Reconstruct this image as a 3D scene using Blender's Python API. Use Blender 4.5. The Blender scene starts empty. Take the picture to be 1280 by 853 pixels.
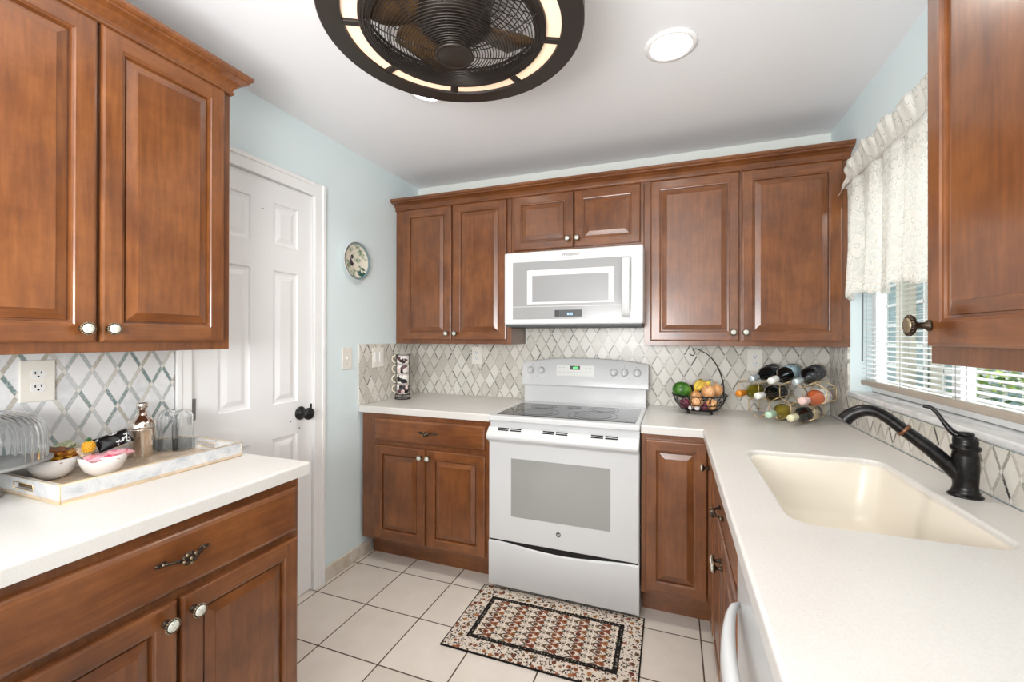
import bpy, bmesh, math, random
from mathutils import Vector, Matrix
random.seed(7)
PI = math.pi
SC = bpy.context.scene
COL = SC.collection
def S(r, g, b):
    f = lambda c: (c/255/12.92) if c/255 <= 0.04045 else ((c/255+0.055)/1.055)**2.4
    return (f(r), f(g), f(b), 1.0)
# ------------------------------------------------------------------ camera
cam_d = bpy.data.cameras.new('camera'); cam = bpy.data.objects.new('camera', cam_d); COL.objects.link(cam)
cam_d.sensor_width = 36; cam_d.lens = 542.76/1280*36; cam_d.clip_start = 0.05; cam_d.shift_y = -5.93/1280
cam.matrix_world = (Matrix.Translation((1.7664, -2.751, 1.3217)) @ Matrix.Rotation(0.3578, 4, 'Z')
                    @ Matrix.Rotation(PI/2+0.0022, 4, 'X') @ Matrix.Rotation(0.0022, 4, 'Z'))
SC.camera = cam
# ------------------------------------------------------------------ world, lights, exposure
W = bpy.data.worlds.new('world'); SC.world = W; W.use_nodes = True
bg = W.node_tree.nodes['Background']; bg.inputs[0].default_value = (0.92, 0.96, 1.0, 1); bg.inputs[1].default_value = 0.8
def area(name, loc, target, sx, sy, power, color=(1, 1, 1)):
    d = bpy.data.lights.new(name, 'AREA'); d.shape = 'RECTANGLE'; d.size = sx; d.size_y = sy; d.energy = power; d.color = color
    o = bpy.data.objects.new(name, d); COL.objects.link(o); o.location = loc
    o.rotation_euler = (Vector(target)-Vector(loc)).to_track_quat('-Z', 'Y').to_euler()
    return o
area('dining_room_daylight', (1.3, -4.3, 1.75), (1.3, 0, 1.75), 2.6, 1.2, 16, (1.0, 0.985, 0.96))
area('ceiling_fill', (1.25, -3.2, 1.40), (1.25, -2.3, 2.4), 1.0, .7, 50, (1.0, 1.0, 1.0))  # added upward fill lamp that brightens the ceiling
area('window_skylight', (4.3, -1.5, 3.4), (1.6, -1.0, 1.1), 2.2, 2.2, 190, (.86, .93, 1.0))
sun_d = bpy.data.lights.new('sun', 'SUN'); sun_d.energy = 1.5; sun_d.angle = 0.02; sun_d.color = (1, .95, .86)
sun = bpy.data.objects.new('sun', sun_d); COL.objects.link(sun); sun.rotation_euler = Vector((0.6, -0.25, -0.75)).to_track_quat('-Z', 'Y').to_euler()
SC.view_settings.view_transform = 'Standard'; SC.view_settings.look = 'None'; SC.view_settings.gamma = 1.0
SC.view_settings.use_curve_mapping = False; SC.view_settings.exposure = 0.22
SC.cycles.use_denoising = True
SC.cycles.max_bounces = 10; SC.cycles.transparent_max_bounces = 24; SC.cycles.transmission_bounces = 10

# ------------------------------------------------------------------ node helpers
class X:
    """socket wrapper with arithmetic"""
    def __init__(s, nt, v): s.nt, s.v = nt, v
    def _m(s, op, *a):
        n = s.nt.nodes.new('ShaderNodeMath'); n.operation = op
        for i, q in enumerate(a):
            if isinstance(q, X): s.nt.links.new(q.v, n.inputs[i])
            else: n.inputs[i].default_value = q
        return X(s.nt, n.outputs[0])
    def __add__(s, o): return s._m('ADD', s, o)
    def __radd__(s, o): return s._m('ADD', o, s)
    def __sub__(s, o): return s._m('SUBTRACT', s, o)
    def __rsub__(s, o): return s._m('SUBTRACT', o, s)
    def __mul__(s, o): return s._m('MULTIPLY', s, o)
    def __rmul__(s, o): return s._m('MULTIPLY', o, s)
    def __truediv__(s, o): return s._m('DIVIDE', s, o)
    def fr(s): return s._m('FRACT', s)
    def fl(s): return s._m('FLOOR', s)
    def ab(s): return s._m('ABSOLUTE', s)
    def lt(s, o): return s._m('LESS_THAN', s, o)
    def gt(s, o): return s._m('GREATER_THAN', s, o)
    def mn(s, o): return s._m('MINIMUM', s, o)
    def mx(s, o): return s._m('MAXIMUM', s, o)
    def sq(s): return s._m('SQRT', s)
    def sin(s): return s._m('SINE', s)
    def at2(s, o): return s._m('ARCTAN2', s, o)
    def pw(s, o): return s._m('POWER', s, o)
def newmat(name, col=(.8, .8, .8, 1), rough=0.5, metal=0.0, spec=0.5, **kw):
    m = bpy.data.materials.new(name); m.use_nodes = True
    b = m.node_tree.nodes['Principled BSDF']
    b.inputs['Base Color'].default_value = col; b.inputs['Roughness'].default_value = rough
    b.inputs['Metallic'].default_value = metal; b.inputs['Specular IOR Level'].default_value = spec
    for k, v in kw.items(): b.inputs[k.replace('_', ' ')].default_value = v
    m.diffuse_color = col
    return m, m.node_tree, b
def coords(nt, kind='Object'):
    t = nt.nodes.new('ShaderNodeTexCoord'); s = nt.nodes.new('ShaderNodeSeparateXYZ'); nt.links.new(t.outputs[kind], s.inputs[0])
    return t.outputs[kind], X(nt, s.outputs[0]), X(nt, s.outputs[1]), X(nt, s.outputs[2])
def vec(nt, x, y, z=0.0):
    c = nt.nodes.new('ShaderNodeCombineXYZ')
    for i, q in enumerate((x, y, z)):
        if isinstance(q, X): nt.links.new(q.v, c.inputs[i])
        else: c.inputs[i].default_value = q
    return c.outputs[0]
def noise(nt, v, scale, detail=3, rough=.5, dist=0.0):
    n = nt.nodes.new('ShaderNodeTexNoise'); n.inputs['Scale'].default_value = scale; n.inputs['Detail'].default_value = detail
    n.inputs['Roughness'].default_value = rough; n.inputs['Distortion'].default_value = dist
    if v is not None: nt.links.new(v, n.inputs['Vector'])
    return X(nt, n.outputs['Fac'])
def white(nt, v):
    n = nt.nodes.new('ShaderNodeTexWhiteNoise'); n.noise_dimensions = '3D'; nt.links.new(v, n.inputs['Vector'])
    return X(nt, n.outputs['Value'])
def voro(nt, v, scale, feature='F1', rnd=1.0, out='Distance'):
    n = nt.nodes.new('ShaderNodeTexVoronoi'); n.feature = feature; n.inputs['Scale'].default_value = scale; n.inputs['Randomness'].default_value = rnd
    nt.links.new(v, n.inputs['Vector'])
    return X(nt, n.outputs[out])
def ramp(nt, f, stops, interp='LINEAR'):
    r = nt.nodes.new('ShaderNodeValToRGB'); r.color_ramp.interpolation = interp
    e = r.color_ramp.elements
    while len(e) < len(stops): e.new(0.5)
    for i, (p, c) in enumerate(stops): e[i].position = p; e[i].color = c
    nt.links.new(f.v, r.inputs[0]); return r.outputs[0]
def mixc(nt, f, a, b):
    n = nt.nodes.new('ShaderNodeMix'); n.data_type = 'RGBA'
    if isinstance(f, X): nt.links.new(f.v, n.inputs[0])
    else: n.inputs[0].default_value = f
    for q, i in ((a, 6), (b, 7)):
        if isinstance(q, tuple): n.inputs[i].default_value = q
        else: nt.links.new(q, n.inputs[i])
    return n.outputs[2]
def bump(nt, b, h, strength=.3, dist=.002):
    n = nt.nodes.new('ShaderNodeBump'); n.inputs['Strength'].default_value = strength; n.inputs['Distance'].default_value = dist
    nt.links.new(h.v, n.inputs['Height']); nt.links.new(n.outputs[0], b.inputs['Normal'])
def rndobj(nt):
    return X(nt, nt.nodes.new('ShaderNodeObjectInfo').outputs['Random'])

# ------------------------------------------------------------------ materials
def wood(name, axis, tone=1.0):
    m, nt, b = newmat(name, S(140, 78, 44), .33)
    _, x, y, z = coords(nt); r = rndobj(nt)*37.0
    if axis == 'z': v = vec(nt, x*1.0+r, y*1.0, z*0.09)
    else: v = vec(nt, z*1.0+r, y*1.0, x*0.09)
    g = noise(nt, v, 70, 5, .6, .3)
    v2 = vec(nt, x+r, y, z) if axis == 'z' else vec(nt, x, y, z+r)
    big = noise(nt, v2, 4.5, 3, .55, .4)
    blot = noise(nt, v2, 14, 4, .7)
    f = g*.36+big*.42+blot*.22
    t = tone
    c = ramp(nt, f, [(.28, S(76*t, 38*t, 17*t)), (.45, S(107*t, 61*t, 29*t)), (.56, S(126*t, 75*t, 37*t)), (.74, S(149*t, 94*t, 49*t))])
    nt.links.new(c, b.inputs['Base Color'])
    b.inputs['Coat Weight'].default_value = .6; b.inputs['Coat Roughness'].default_value = .2
    bump(nt, b, g, .06, .001)
    return m
WV, WH = wood('maple_stain_vertical', 'z'), wood('maple_stain_horizontal', 'x')
def solid(name, col, rough=.5, metal=0.0, spec=.5, **kw): return newmat(name, col, rough, metal, spec, **kw)[0]
def paint(name, col, rough=.6):
    m, nt, b = newmat(name, col, rough, 0, .3); tc, x, y, z = coords(nt)
    h = noise(nt, tc, 90, 3); bump(nt, b, h, .04, .002); return m
CEILM = paint('ceiling_paint', S(238, 238, 240)); WALLM = paint('pale_aqua_paint', S(226, 239, 241)); WALLB = paint('pale_sage_paint', S(228, 232, 226))
TRIMM = solid('trim_white', S(245, 245, 244), .35); DOORM = solid('door_white', S(243, 243, 243), .4)
m, nt, b = newmat('baseboard_mottled_paint', S(214, 204, 190), .5); tc, x, y, z = coords(nt)
nt.links.new(ramp(nt, noise(nt, tc, 14, 4)-z*1.2, [(.40, S(218, 210, 198)), (.62, S(196, 178, 152))]), b.inputs['Base Color']); BASEM = m  # mottled off-white, browner towards the floor
def countertop():
    m, nt, b = newmat('solid_surface_cream', S(230, 220, 206), .28); tc, x, y, z = coords(nt)
    c = ramp(nt, noise(nt, tc, 260, 2)*.5+noise(nt, tc, 3, 2)*.5, [(.35, S(210, 206, 200)), (.6, S(219, 216, 211))]); nt.links.new(c, b.inputs['Base Color']); return m
CTOP = countertop(); SINKM = solid('sink_cream', S(226, 218, 203), .3)
def floor_mat():
    m, nt, b = newmat('ceramic_floor_tile', S(222, 208, 192), .35); tc, x, y, z = coords(nt)
    T = .3071; u = (x-.341+20*T)/T; v = (y+.684+20*T)/T
    du = (u.fr()-.5).ab(); dv = (v.fr()-.5).ab(); e = du.mx(dv)
    g = e.gt(.5-.0030/T)
    rid = white(nt, vec(nt, u.fl(), v.fl(), 1.0))
    tile = ramp(nt, noise(nt, tc, 9, 4, .6)*.6+rid*.4, [(.25, S(214, 204, 192)), (.75, S(230, 221, 210))])
    gr = ramp(nt, noise(nt, tc, 30, 3), [(.3, S(62, 44, 32)), (.7, S(98, 74, 56))])
    nt.links.new(mixc(nt, g, tile, gr), b.inputs['Base Color'])
    rr = g*.5+.3; nt.links.new(rr.v, b.inputs['Roughness'])
    bump(nt, b, 1.0-g, .5, .002); return m
FLOORM = floor_mat()
def diamond(name, au, w, h, u0, z0, strip, warm):
    """rhombus marble mosaic; au = 'x' or 'y' running axis"""
    m, nt, b = newmat(name, S(220, 218, 212), .25); tc, x, y, z = coords(nt)
    u = ((x if au == 'x' else y)-u0)/w; v = (z-z0)/h
    A = u+v+40.0; B = u-v+40.0
    k = math.sqrt(1/w**2+1/h**2)
    def line(q): return .5-(q.fr()-.5).ab()           # distance to the nearest integer
    la, lb = line(A), line(B)
    hs = strip/2*k
    onA = la.lt(hs); onB = lb.lt(hs)
    ra = (A+.5).fl(); rb = (B+.5).fl()
    segA = white(nt, vec(nt, ra, B.fl(), 3.0)); segB = white(nt, vec(nt, A.fl(), rb, 7.0))
    node = onA*onB
    if warm: st = [(0, S(196, 190, 178)), (.30, S(178, 172, 160)), (.52, S(150, 146, 134)), (.70, S(188, 182, 170)), (.84, S(122, 118, 108)), (.95, S(52, 50, 46))]
    else: st = [(0, S(200, 204, 206)), (.22, S(176, 184, 184)), (.45, S(140, 156, 156)), (.62, S(206, 204, 196)), (.78, S(120, 142, 142)), (.9, S(186, 180, 168))]
    cA = ramp(nt, segA, st, 'CONSTANT'); cB = ramp(nt, segB, st, 'CONSTANT')
    cell = white(nt, vec(nt, A.fl(), B.fl(), 5.0)); vein = noise(nt, tc, 16, 5, .62, 1.2)
    if warm: cc = ramp(nt, cell*.55+vein*.45, [(.2, S(198, 194, 184)), (.45, S(218, 214, 204)), (.8, S(232, 229, 221))])
    else: cc = ramp(nt, cell*.35+vein*.65, [(.25, S(214, 216, 218)), (.45, S(232, 233, 234)), (.8, S(238, 238, 238))])
    mot = noise(nt, tc, 160, 3)
    c = mixc(nt, onB, mixc(nt, onA, cc, cA), cB)
    c = mixc(nt, node, c, S(222, 220, 214))
    grout = (la-hs).ab().lt(.0007*k).mx((lb-hs).ab().lt(.0007*k))
    c = mixc(nt, grout*.55, c, S(190, 184, 172))
    c = mixc(nt, (mot.gt(.56))*(onA.mx(onB))*.35, c, S(226, 228, 226))
    nt.links.new(c, b.inputs['Base Color'])
    return m
TILE_L = diamond('mosaic_left', 'y', .068, .126, -1.845, 1.2135, .0105, False)
TILE_B = diamond('mosaic_back', 'x', .0729, .128, .069, 1.216, .0075, True)
TILE_R = diamond('mosaic_right', 'y', .068, .126, -1.50, .985, .0095, True)
m, nt, b = newmat('marble_sill', S(226, 226, 226), .25); tc, x, y, z = coords(nt)
nt.links.new(ramp(nt, noise(nt, vec(nt, x*3.0, y*.6, z), 7, 6, .65, 1.5), [(.3, S(188, 188, 190)), (.5, S(226, 226, 226)), (.7, S(240, 240, 240))]), b.inputs['Base Color']); SILLM = m
BRONZE, nt, b = newmat('dark_bronze', S(54, 44, 36), .38, .75); tc, x, y, z = coords(nt)
nt.links.new(ramp(nt, noise(nt, tc, 120, 3), [(.35, S(40, 32, 27)), (.62, S(74, 60, 48)), (.8, S(120, 100, 78))]), b.inputs['Base Color'])
m, nt, b = newmat('painted_ceramic', S(212, 209, 196), .2); tc, x, y, z = coords(nt)
nt.links.new(ramp(nt, noise(nt, tc, 170, 2), [(.38, S(160, 170, 160)), (.46, S(212, 209, 196))]), b.inputs['Base Color']); CERAM = m
BEAD = solid('antique_brass_bead', S(140, 124, 100), .35, .7)
APPL = solid('appliance_white', S(212, 213, 213), .22); APPL2 = solid('appliance_white_warm', S(224, 224, 220), .3)
BLACKGLASS = solid('black_ceramic_glass', S(38, 38, 40), .06, 0, .6); RING = solid('burner_ring', S(12, 12, 12), .25)
SILVER = solid('burner_grey', S(70, 70, 72), .2)
BLACK = solid('black_plastic', S(16, 16, 17), .35); DARKGREY = solid('dark_grey_metal', S(70, 74, 76), .5); GAP = solid('dark_recess', S(20, 18, 17), .8)
OVENG = solid('oven_grey_glass', S(158, 158, 155), .07, 0, .7); MWG = solid('microwave_grey_glass', S(156, 156, 156), .16, 0, .4); MWIN = solid('microwave_window', S(150, 150, 150), .25)
GREYPRINT = solid('grey_print', S(150, 150, 150), .5); DARKPRINT = solid('dark_print', S(60, 60, 60), .5)
def emit(name, col, st):
    m, nt, b = newmat(name, col, .5); b.inputs['Emission Color'].default_value = col; b.inputs['Emission Strength'].default_value = st; return m
GREENLED = emit('green_led', (.15, 1, .25, 1), 2.0); BLUELED = emit('blue_led', (.35, .55, 1, 1), 1.6); LAMPW = emit('lamp_white', (1, .97, .92, 1), 9.0); LAMPC = emit('lamp_warm', (1, .76, .54, 1), .30)
CHROME = solid('polished_steel', S(225, 215, 205), .12, 1.0); STEEL = solid('brushed_steel', S(150, 150, 150), .35, .9)
FANB = solid('fan_bronze', S(46, 38, 33), .42, .3); FANW = solid('fan_wire', S(58, 52, 48), .35, .6)
m, nt, b = newmat('fan_blade_wood', S(150, 105, 60), .45); tc, x, y, z = coords(nt)
nt.links.new(ramp(nt, noise(nt, vec(nt, x*4.0, y*4.0, z), 8, 4), [(.3, S(66, 46, 28)), (.7, S(112, 82, 48))]), b.inputs['Base Color']); BLADEM = m
GOLD = solid('gold_wire', S(232, 204, 150), .3, .6); BLACKW = solid('black_wire', S(24, 20, 19), .4, .3)
def glassmat(name, col, rough=.02, mixf=.22, tint=None):
    m = bpy.data.materials.new(name); m.use_nodes = True; nt = m.node_tree; nt.nodes.clear()
    o = nt.nodes.new('ShaderNodeOutputMaterial'); mx = nt.nodes.new('ShaderNodeMixShader'); t = nt.nodes.new('ShaderNodeBsdfTransparent'); g = nt.nodes.new('ShaderNodeBsdfGlossy')
    t.inputs[0].default_value = col; g.inputs[0].default_value = tint or (1, 1, 1, 1); g.inputs['Roughness'].default_value = rough
    lw = nt.nodes.new('ShaderNodeLayerWeight'); lw.inputs[0].default_value = .5
    f = X(nt, lw.outputs['Facing']).pw(2.6)*mixf+.05
    nt.links.new(f.v, mx.inputs[0]); nt.links.new(t.outputs[0], mx.inputs[1]); nt.links.new(g.outputs[0], mx.inputs[2]); nt.links.new(mx.outputs[0], o.inputs[0]); m.diffuse_color = col
    return m
PANE = glassmat('window_glass', (.96, .98, .98, 1), .01, .25); TUMBLER = newmat('clear_glass', (.97, .985, .99, 1), .02, 0, .5, Transmission_Weight=1.0, IOR=1.3)[0]; DOMEG = newmat('dome_glass', (.96, .975, .98, 1), .03, 0, .5, Transmission_Weight=1.0, IOR=1.25)[0]
def bottleglass(name, col, trans=.0): return newmat(name, col, .06, 0, .6, Coat_Weight=.5, Transmission_Weight=trans)[0]
BOT_DARK = bottleglass('dark_bottle_glass', S(14, 18, 20)); BOT_GREEN = bottleglass('olive_bottle_glass', S(150, 140, 40), .35); BOT_YEL = bottleglass('golden_wine', S(176, 158, 60), .35); BOT_ROSE = bottleglass('rose_wine', S(226, 112, 62), .3)
def marble(name, a, bb, c2):
    m, nt, b = newmat(name, a, .2); tc, x, y, z = coords(nt)
    nt.links.new(ramp(nt, noise(nt, tc, 9, 6, .65, 1.8), [(.32, c2), (.46, bb), (.62, a)]), b.inputs['Base Color']); return m
TRAYM = marble('tray_marble', S(214, 213, 210), S(200, 201, 202), S(166, 172, 176)); TRAYF = marble('tray_floor_marble', S(212, 190, 164), S(198, 178, 154), S(172, 156, 138)); TRAYF.node_tree.nodes['Principled BSDF'].inputs['Roughness'].default_value = .07
WHITEC = solid('white_porcelain', S(238, 234, 230), .2); PLATEP = solid('plastic_ivory', S(236, 232, 222), .35)
PLASTW = solid('white_plastic', S(236, 236, 234), .35)

# ------------------------------------------------------------------ mesh helpers
class MB:
    def __init__(s): s.v = []; s.f = []; s.m = []; s.sm = []; s.uv = {}
    def add(s, verts, faces, mi=0, smooth=False, M=None):
        o = len(s.v)
        for p in verts: s.v.append(tuple(M @ Vector(p)) if M is not None else tuple(p))
        for f in faces: s.f.append(tuple(o+i for i in f)); s.m.append(mi); s.sm.append(smooth)
        return s
    def box(s, x0, x1, y0, y1, z0, z1, mi=0, r=0.0, seg=2, M=None):
        if r <= 0:
            V = [(x, y, z) for x in (x0, x1) for y in (y0, y1) for z in (z0, z1)]
            return s.add(V, [(0, 1, 3, 2), (4, 6, 7, 5), (0, 4, 5, 1), (2, 3, 7, 6), (0, 2, 6, 4), (1, 5, 7, 3)], mi, False, M)
        bm = bmesh.new(); bmesh.ops.create_cube(bm, size=1.0)
        for q in bm.verts: q.co = ((x0+x1)/2+q.co.x*(x1-x0), (y0+y1)/2+q.co.y*(y1-y0), (z0+z1)/2+q.co.z*(z1-z0))
        bmesh.ops.bevel(bm, geom=bm.edges[:], offset=r, segments=seg, profile=.5, affect='EDGES')
        return s.bm(bm, mi, False, M)
    def bm(s, bm, mi=0, smooth=True, M=None):
        bm.verts.index_update(); bm.normal_update()
        V = [v.co.copy() for v in bm.verts]; F = [[v.index for v in f.verts] for f in bm.faces]
        s.add(V, F, mi, smooth, M); bm.free(); return s
    def lathe(s, prof, n=24, mi=0, M=None, smooth=True, wob=None, caps=True):
        V = []; F = []
        k = len(prof)
        for i in range(n):
            a = 2*PI*i/n; c, q = math.cos(a), math.sin(a); w = wob(i, n) if wob else 1.0
            for (r, z) in prof: V.append((r*c*w, r*q*w, z))
        for i in range(n):
            j = (i+1) % n
            for t in range(k-1): F.append((i*k+t, j*k+t, j*k+t+1, i*k+t+1))
        s.add(V, F, mi, smooth, M)
        if caps:
            for idx in (0, k-1):
                if prof[idx][0] > 1e-5:
                    f = [i*k+idx for i in range(n)]
                    if idx == 0: f = f[::-1]
                    o = len(s.v)-len(V); s.f.append(tuple(o+q for q in f)); s.m.append(mi); s.sm.append(False)
        return s
    def tube(s, pts, r, n=8, mi=0, closed=False, M=None, sc=None):
        P = [Vector(p) for p in pts]; k = len(P); V = []; F = []; up = None
        for i, p in enumerate(P):
            if closed: t = (P[(i+1) % k]-P[i-1])
            else: t = P[min(i+1, k-1)]-P[max(i-1, 0)]
            t.normalize()
            if up is None:
                up = t.orthogonal().normalized()
            up = (up-t*up.dot(t))
            if up.length < 1e-6: up = t.orthogonal()
            up.normalize(); w = t.cross(up)
            rr = r[i] if isinstance(r, (list, tuple)) else r
            for j in range(n):
                a = 2*PI*j/n; V.append(p+(up*math.cos(a)+w*math.sin(a))*rr)
        rng = range(k) if closed else range(k-1)
        for i in rng:
            i2 = (i+1) % k
            for j in range(n):
                j2 = (j+1) % n; F.append((i*n+j, i*n+j2, i2*n+j2, i2*n+j))
        if not closed: F.append(tuple(range(n))[::-1]); F.append(tuple((k-1)*n+j for j in range(n)))
        return s.add(V, F, mi, True, M)
    def prism(s, poly, z0, z1, mi=0, M=None):
        n = len(poly); V = [(x, y, z0) for x, y in poly]+[(x, y, z1) for x, y in poly]
        F = [tuple(range(n))[::-1], tuple(range(n, 2*n))]+[(i, (i+1) % n, n+(i+1) % n, n+i) for i in range(n)]
        return s.add(V, F, mi, False, M)
    def sphere(s, c, r, mi=0, n=12, sc=(1, 1, 1), M=None):
        R = [(r*math.sin(PI*i/(n//2)), -r*math.cos(PI*i/(n//2))) for i in range(n//2+1)]
        T = Matrix.Translation(c) @ Matrix.Diagonal((*sc, 1))
        if M is not None: T = M @ T
        return s.lathe([(max(a, 1e-6), b) for a, b in R], n, mi, T, True, None, False)
    def build(s, name, mats, parent=None, fix=True):
        me = bpy.data.meshes.new(name); me.from_pydata([tuple(q) for q in s.v], [], s.f)
        for m in (mats if isinstance(mats, (list, tuple)) else [mats]): me.materials.append(m)
        me.polygons.foreach_set('material_index', s.m); me.polygons.foreach_set('use_smooth', s.sm)
        if fix:
            bm = bmesh.new(); bm.from_mesh(me); bmesh.ops.recalc_face_normals(bm, faces=bm.faces); bm.to_mesh(me); bm.free()
        me.update()
        o = bpy.data.objects.new(name, me); COL.objects.link(o)
        if parent is not None: o.parent = parent
        return o
def split(mb, name, mats, parent):
    """one object per loose piece"""
    par = list(range(len(mb.v)))
    def find(i):
        while par[i] != i: par[i] = par[par[i]]; i = par[i]
        return i
    for f in mb.f:
        for i in f[1:]: par[find(i)] = find(f[0])
    parts = {}
    for k, f in enumerate(mb.f): parts.setdefault(find(f[0]), []).append(k)
    for ks in parts.values():
        n = MB(); idx = {}
        for k in ks:
            for i in mb.f[k]:
                if i not in idx: idx[i] = len(n.v); n.v.append(mb.v[i])
            n.f.append(tuple(idx[i] for i in mb.f[k])); n.m.append(mb.m[k]); n.sm.append(mb.sm[k])
        n.build(name, mats, parent)
MB.build_split = split
def smooth_by_angle(o, ang=35):
    me = o.data; me.set_sharp_from_angle(angle=math.radians(ang)) if hasattr(me, 'set_sharp_from_angle') else None
    return o
def tag(o, label, cat, group=None, kind=None):
    o['label'] = label; o['category'] = cat
    if group: o['group'] = group
    if kind: o['kind'] = kind
    return o
def thing(name, label, cat, loc=(0, 0, 0), rz=0.0, group=None):
    o = bpy.data.objects.new(name, None); o.empty_display_size = .05; COL.objects.link(o); o.location = loc; o.rotation_euler = (0, 0, rz)
    return tag(o, label, cat, group)
def struct(mb, name, mat, label, cat, parent=None):
    o = mb.build(name, mat, parent); o['kind'] = 'structure'; o['label'] = label; o['category'] = cat; return o
def text(name, s, size, M, mat, parent, extrude=.0004, shear=0.0):
    cu = bpy.data.curves.new(name, 'FONT'); cu.body = s; cu.size = size; cu.align_x = 'CENTER'; cu.align_y = 'CENTER'; cu.extrude = extrude; cu.shear = shear
    t = bpy.data.objects.new(name, cu); COL.objects.link(t)
    dg = bpy.context.evaluated_depsgraph_get(); me = bpy.data.meshes.new_from_object(t.evaluated_get(dg))
    bpy.data.objects.remove(t); me.materials.clear(); me.materials.append(mat)
    me.transform(M); me.name = name
    o = bpy.data.objects.new(name, me); COL.objects.link(o); o.parent = parent; return o
def FY(x, y, z): return Matrix.Translation((x, y, z)) @ Matrix.Rotation(PI/2, 4, 'X')     # local xy plane -> facing -y
def FX(x, y, z): return Matrix.Translation((x, y, z)) @ Matrix.Rotation(PI/2, 4, 'Z') @ Matrix.Rotation(PI/2, 4, 'X')   # facing +x
def AY(x, y, z): return Matrix.Translation((x, y, z)) @ Matrix.Rotation(PI/2, 4, 'X')     # lathe axis z -> -y
RW, RL, RR = 0.0, PI/2, -PI/2

# ================================================================== SETTING
RX = 2.545; ZC = 2.412; YB = -4.6
struct(MB().box(-.3, RX+.3, YB, .3, -.06, 0), 'floor', FLOORM, 'off-white square ceramic tile floor with dark brown grout', 'floor')
struct(MB().box(-.15, RX+.15, YB, .15, ZC, ZC+.1), 'ceiling', CEILM, 'smooth light grey painted kitchen ceiling', 'ceiling')
struct(MB().box(-.15, RX+.15, 0, .12, 0, ZC), 'wall_back', WALLB, 'pale sage painted wall behind the range and cabinets', 'wall')
DY0, DY1, DZ = -1.609, -.987, 2.06
wl = MB().box(-.12, 0, DY1, 0, 0, ZC).box(-.12, 0, DY0, DY1, DZ, ZC).box(-.12, 0, -3.3, DY0, 0, ZC)
struct(wl, 'wall_left', WALLM, 'pale aqua painted wall with the white door', 'wall')
WY0, WY1, WZ0, WZ1 = -1.56, -.262, 1.05, 2.03
wr = MB().box(RX, RX+.14, WY1, 0, 0, ZC).box(RX, RX+.14, -3.3, WY0, 0, ZC).box(RX, RX+.14, WY0, WY1, 0, WZ0).box(RX, RX+.14, WY0, WY1, WZ1, ZC)
struct(wr, 'wall_right', WALLM, 'pale aqua painted wall with the window over the sink', 'wall')
# backsplashes
bs = MB().box(0.009, .849, -.008, -.0005, .915, 1.278).box(.849, 1.62, -.008, -.0005, .0, 1.39).box(1.62, RX-.009, -.008, -.0005, .915, 1.278)
struct(bs, 'trim_1', TILE_B, 'diamond marble mosaic backsplash on the back wall', 'backsplash')
struct(MB().box(.0005, .008, -.646, -.0005, .915, 1.278), 'trim_2', TILE_B if False else diamond('mosaic_return', 'y', .0729, .128, -.1, 1.216, .0075, True), 'diamond mosaic backsplash return beside the mug rack', 'backsplash')
struct(MB().box(.0005, .008, -2.45, -1.6655, .915, 1.278), 'trim_3', TILE_L, 'white and green-grey diamond mosaic behind the tray', 'backsplash')
struct(MB().box(RX-.008, RX-.0005, -.262, -.009, .915, 1.278).box(RX-.008, RX-.0005, -2.85, -.262, .915, 1.045), 'trim_4', TILE_R, 'diamond mosaic backsplash under the window behind the faucet', 'backsplash')
o = MB().box(RX-.016, RX+.125, WY0+.002, WY1-.002, WZ0+.001, WZ0+.022, 0, .004).build('trim_5', SILLM); o['kind'] = 'structure'; o['label'] = 'grey-veined white marble window sill'; o['category'] = 'sill'
# door casing: profiled, mitred look from two stepped boards
cs = MB()
def casing_leg(y0, y1, z0, z1, outer):
    cs.box(.0005, .012, y0, y1, z0, z1, 0, .002)
    if outer == 'y-': cs.box(.0005, .018, y0, y0+.02, z0, z1, 0, .003)
    elif outer == 'y+': cs.box(.0005, .018, y1-.02, y1, z0, z1, 0, .003)
    else: cs.box(.0005, .018, y0, y1, z1-.02, z1, 0, .003)
casing_leg(-1.665, DY0+.004, 0, DZ+.066, 'y-'); casing_leg(DY1-.004, -.921, 0, DZ+.066, 'y+'); casing_leg(DY0, DY1, DZ-.004, DZ+.066, 'z')
cs.box(-.12, .0, DY0, DY0+.004, 0, DZ-.004).box(-.12, .0, DY1-.004, DY1, 0, DZ-.004).box(-.12, 0, DY0, DY1, DZ-.004, DZ)
struct(cs, 'trim_6', TRIMM, 'white moulded casing around the panel door', 'door casing')
struct(MB().box(.0005, .014, -.920, -.528, 0, .078, 0, .004), 'baseboard_left', BASEM, 'mottled off-white baseboard between door and cabinet', 'baseboard')
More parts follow.
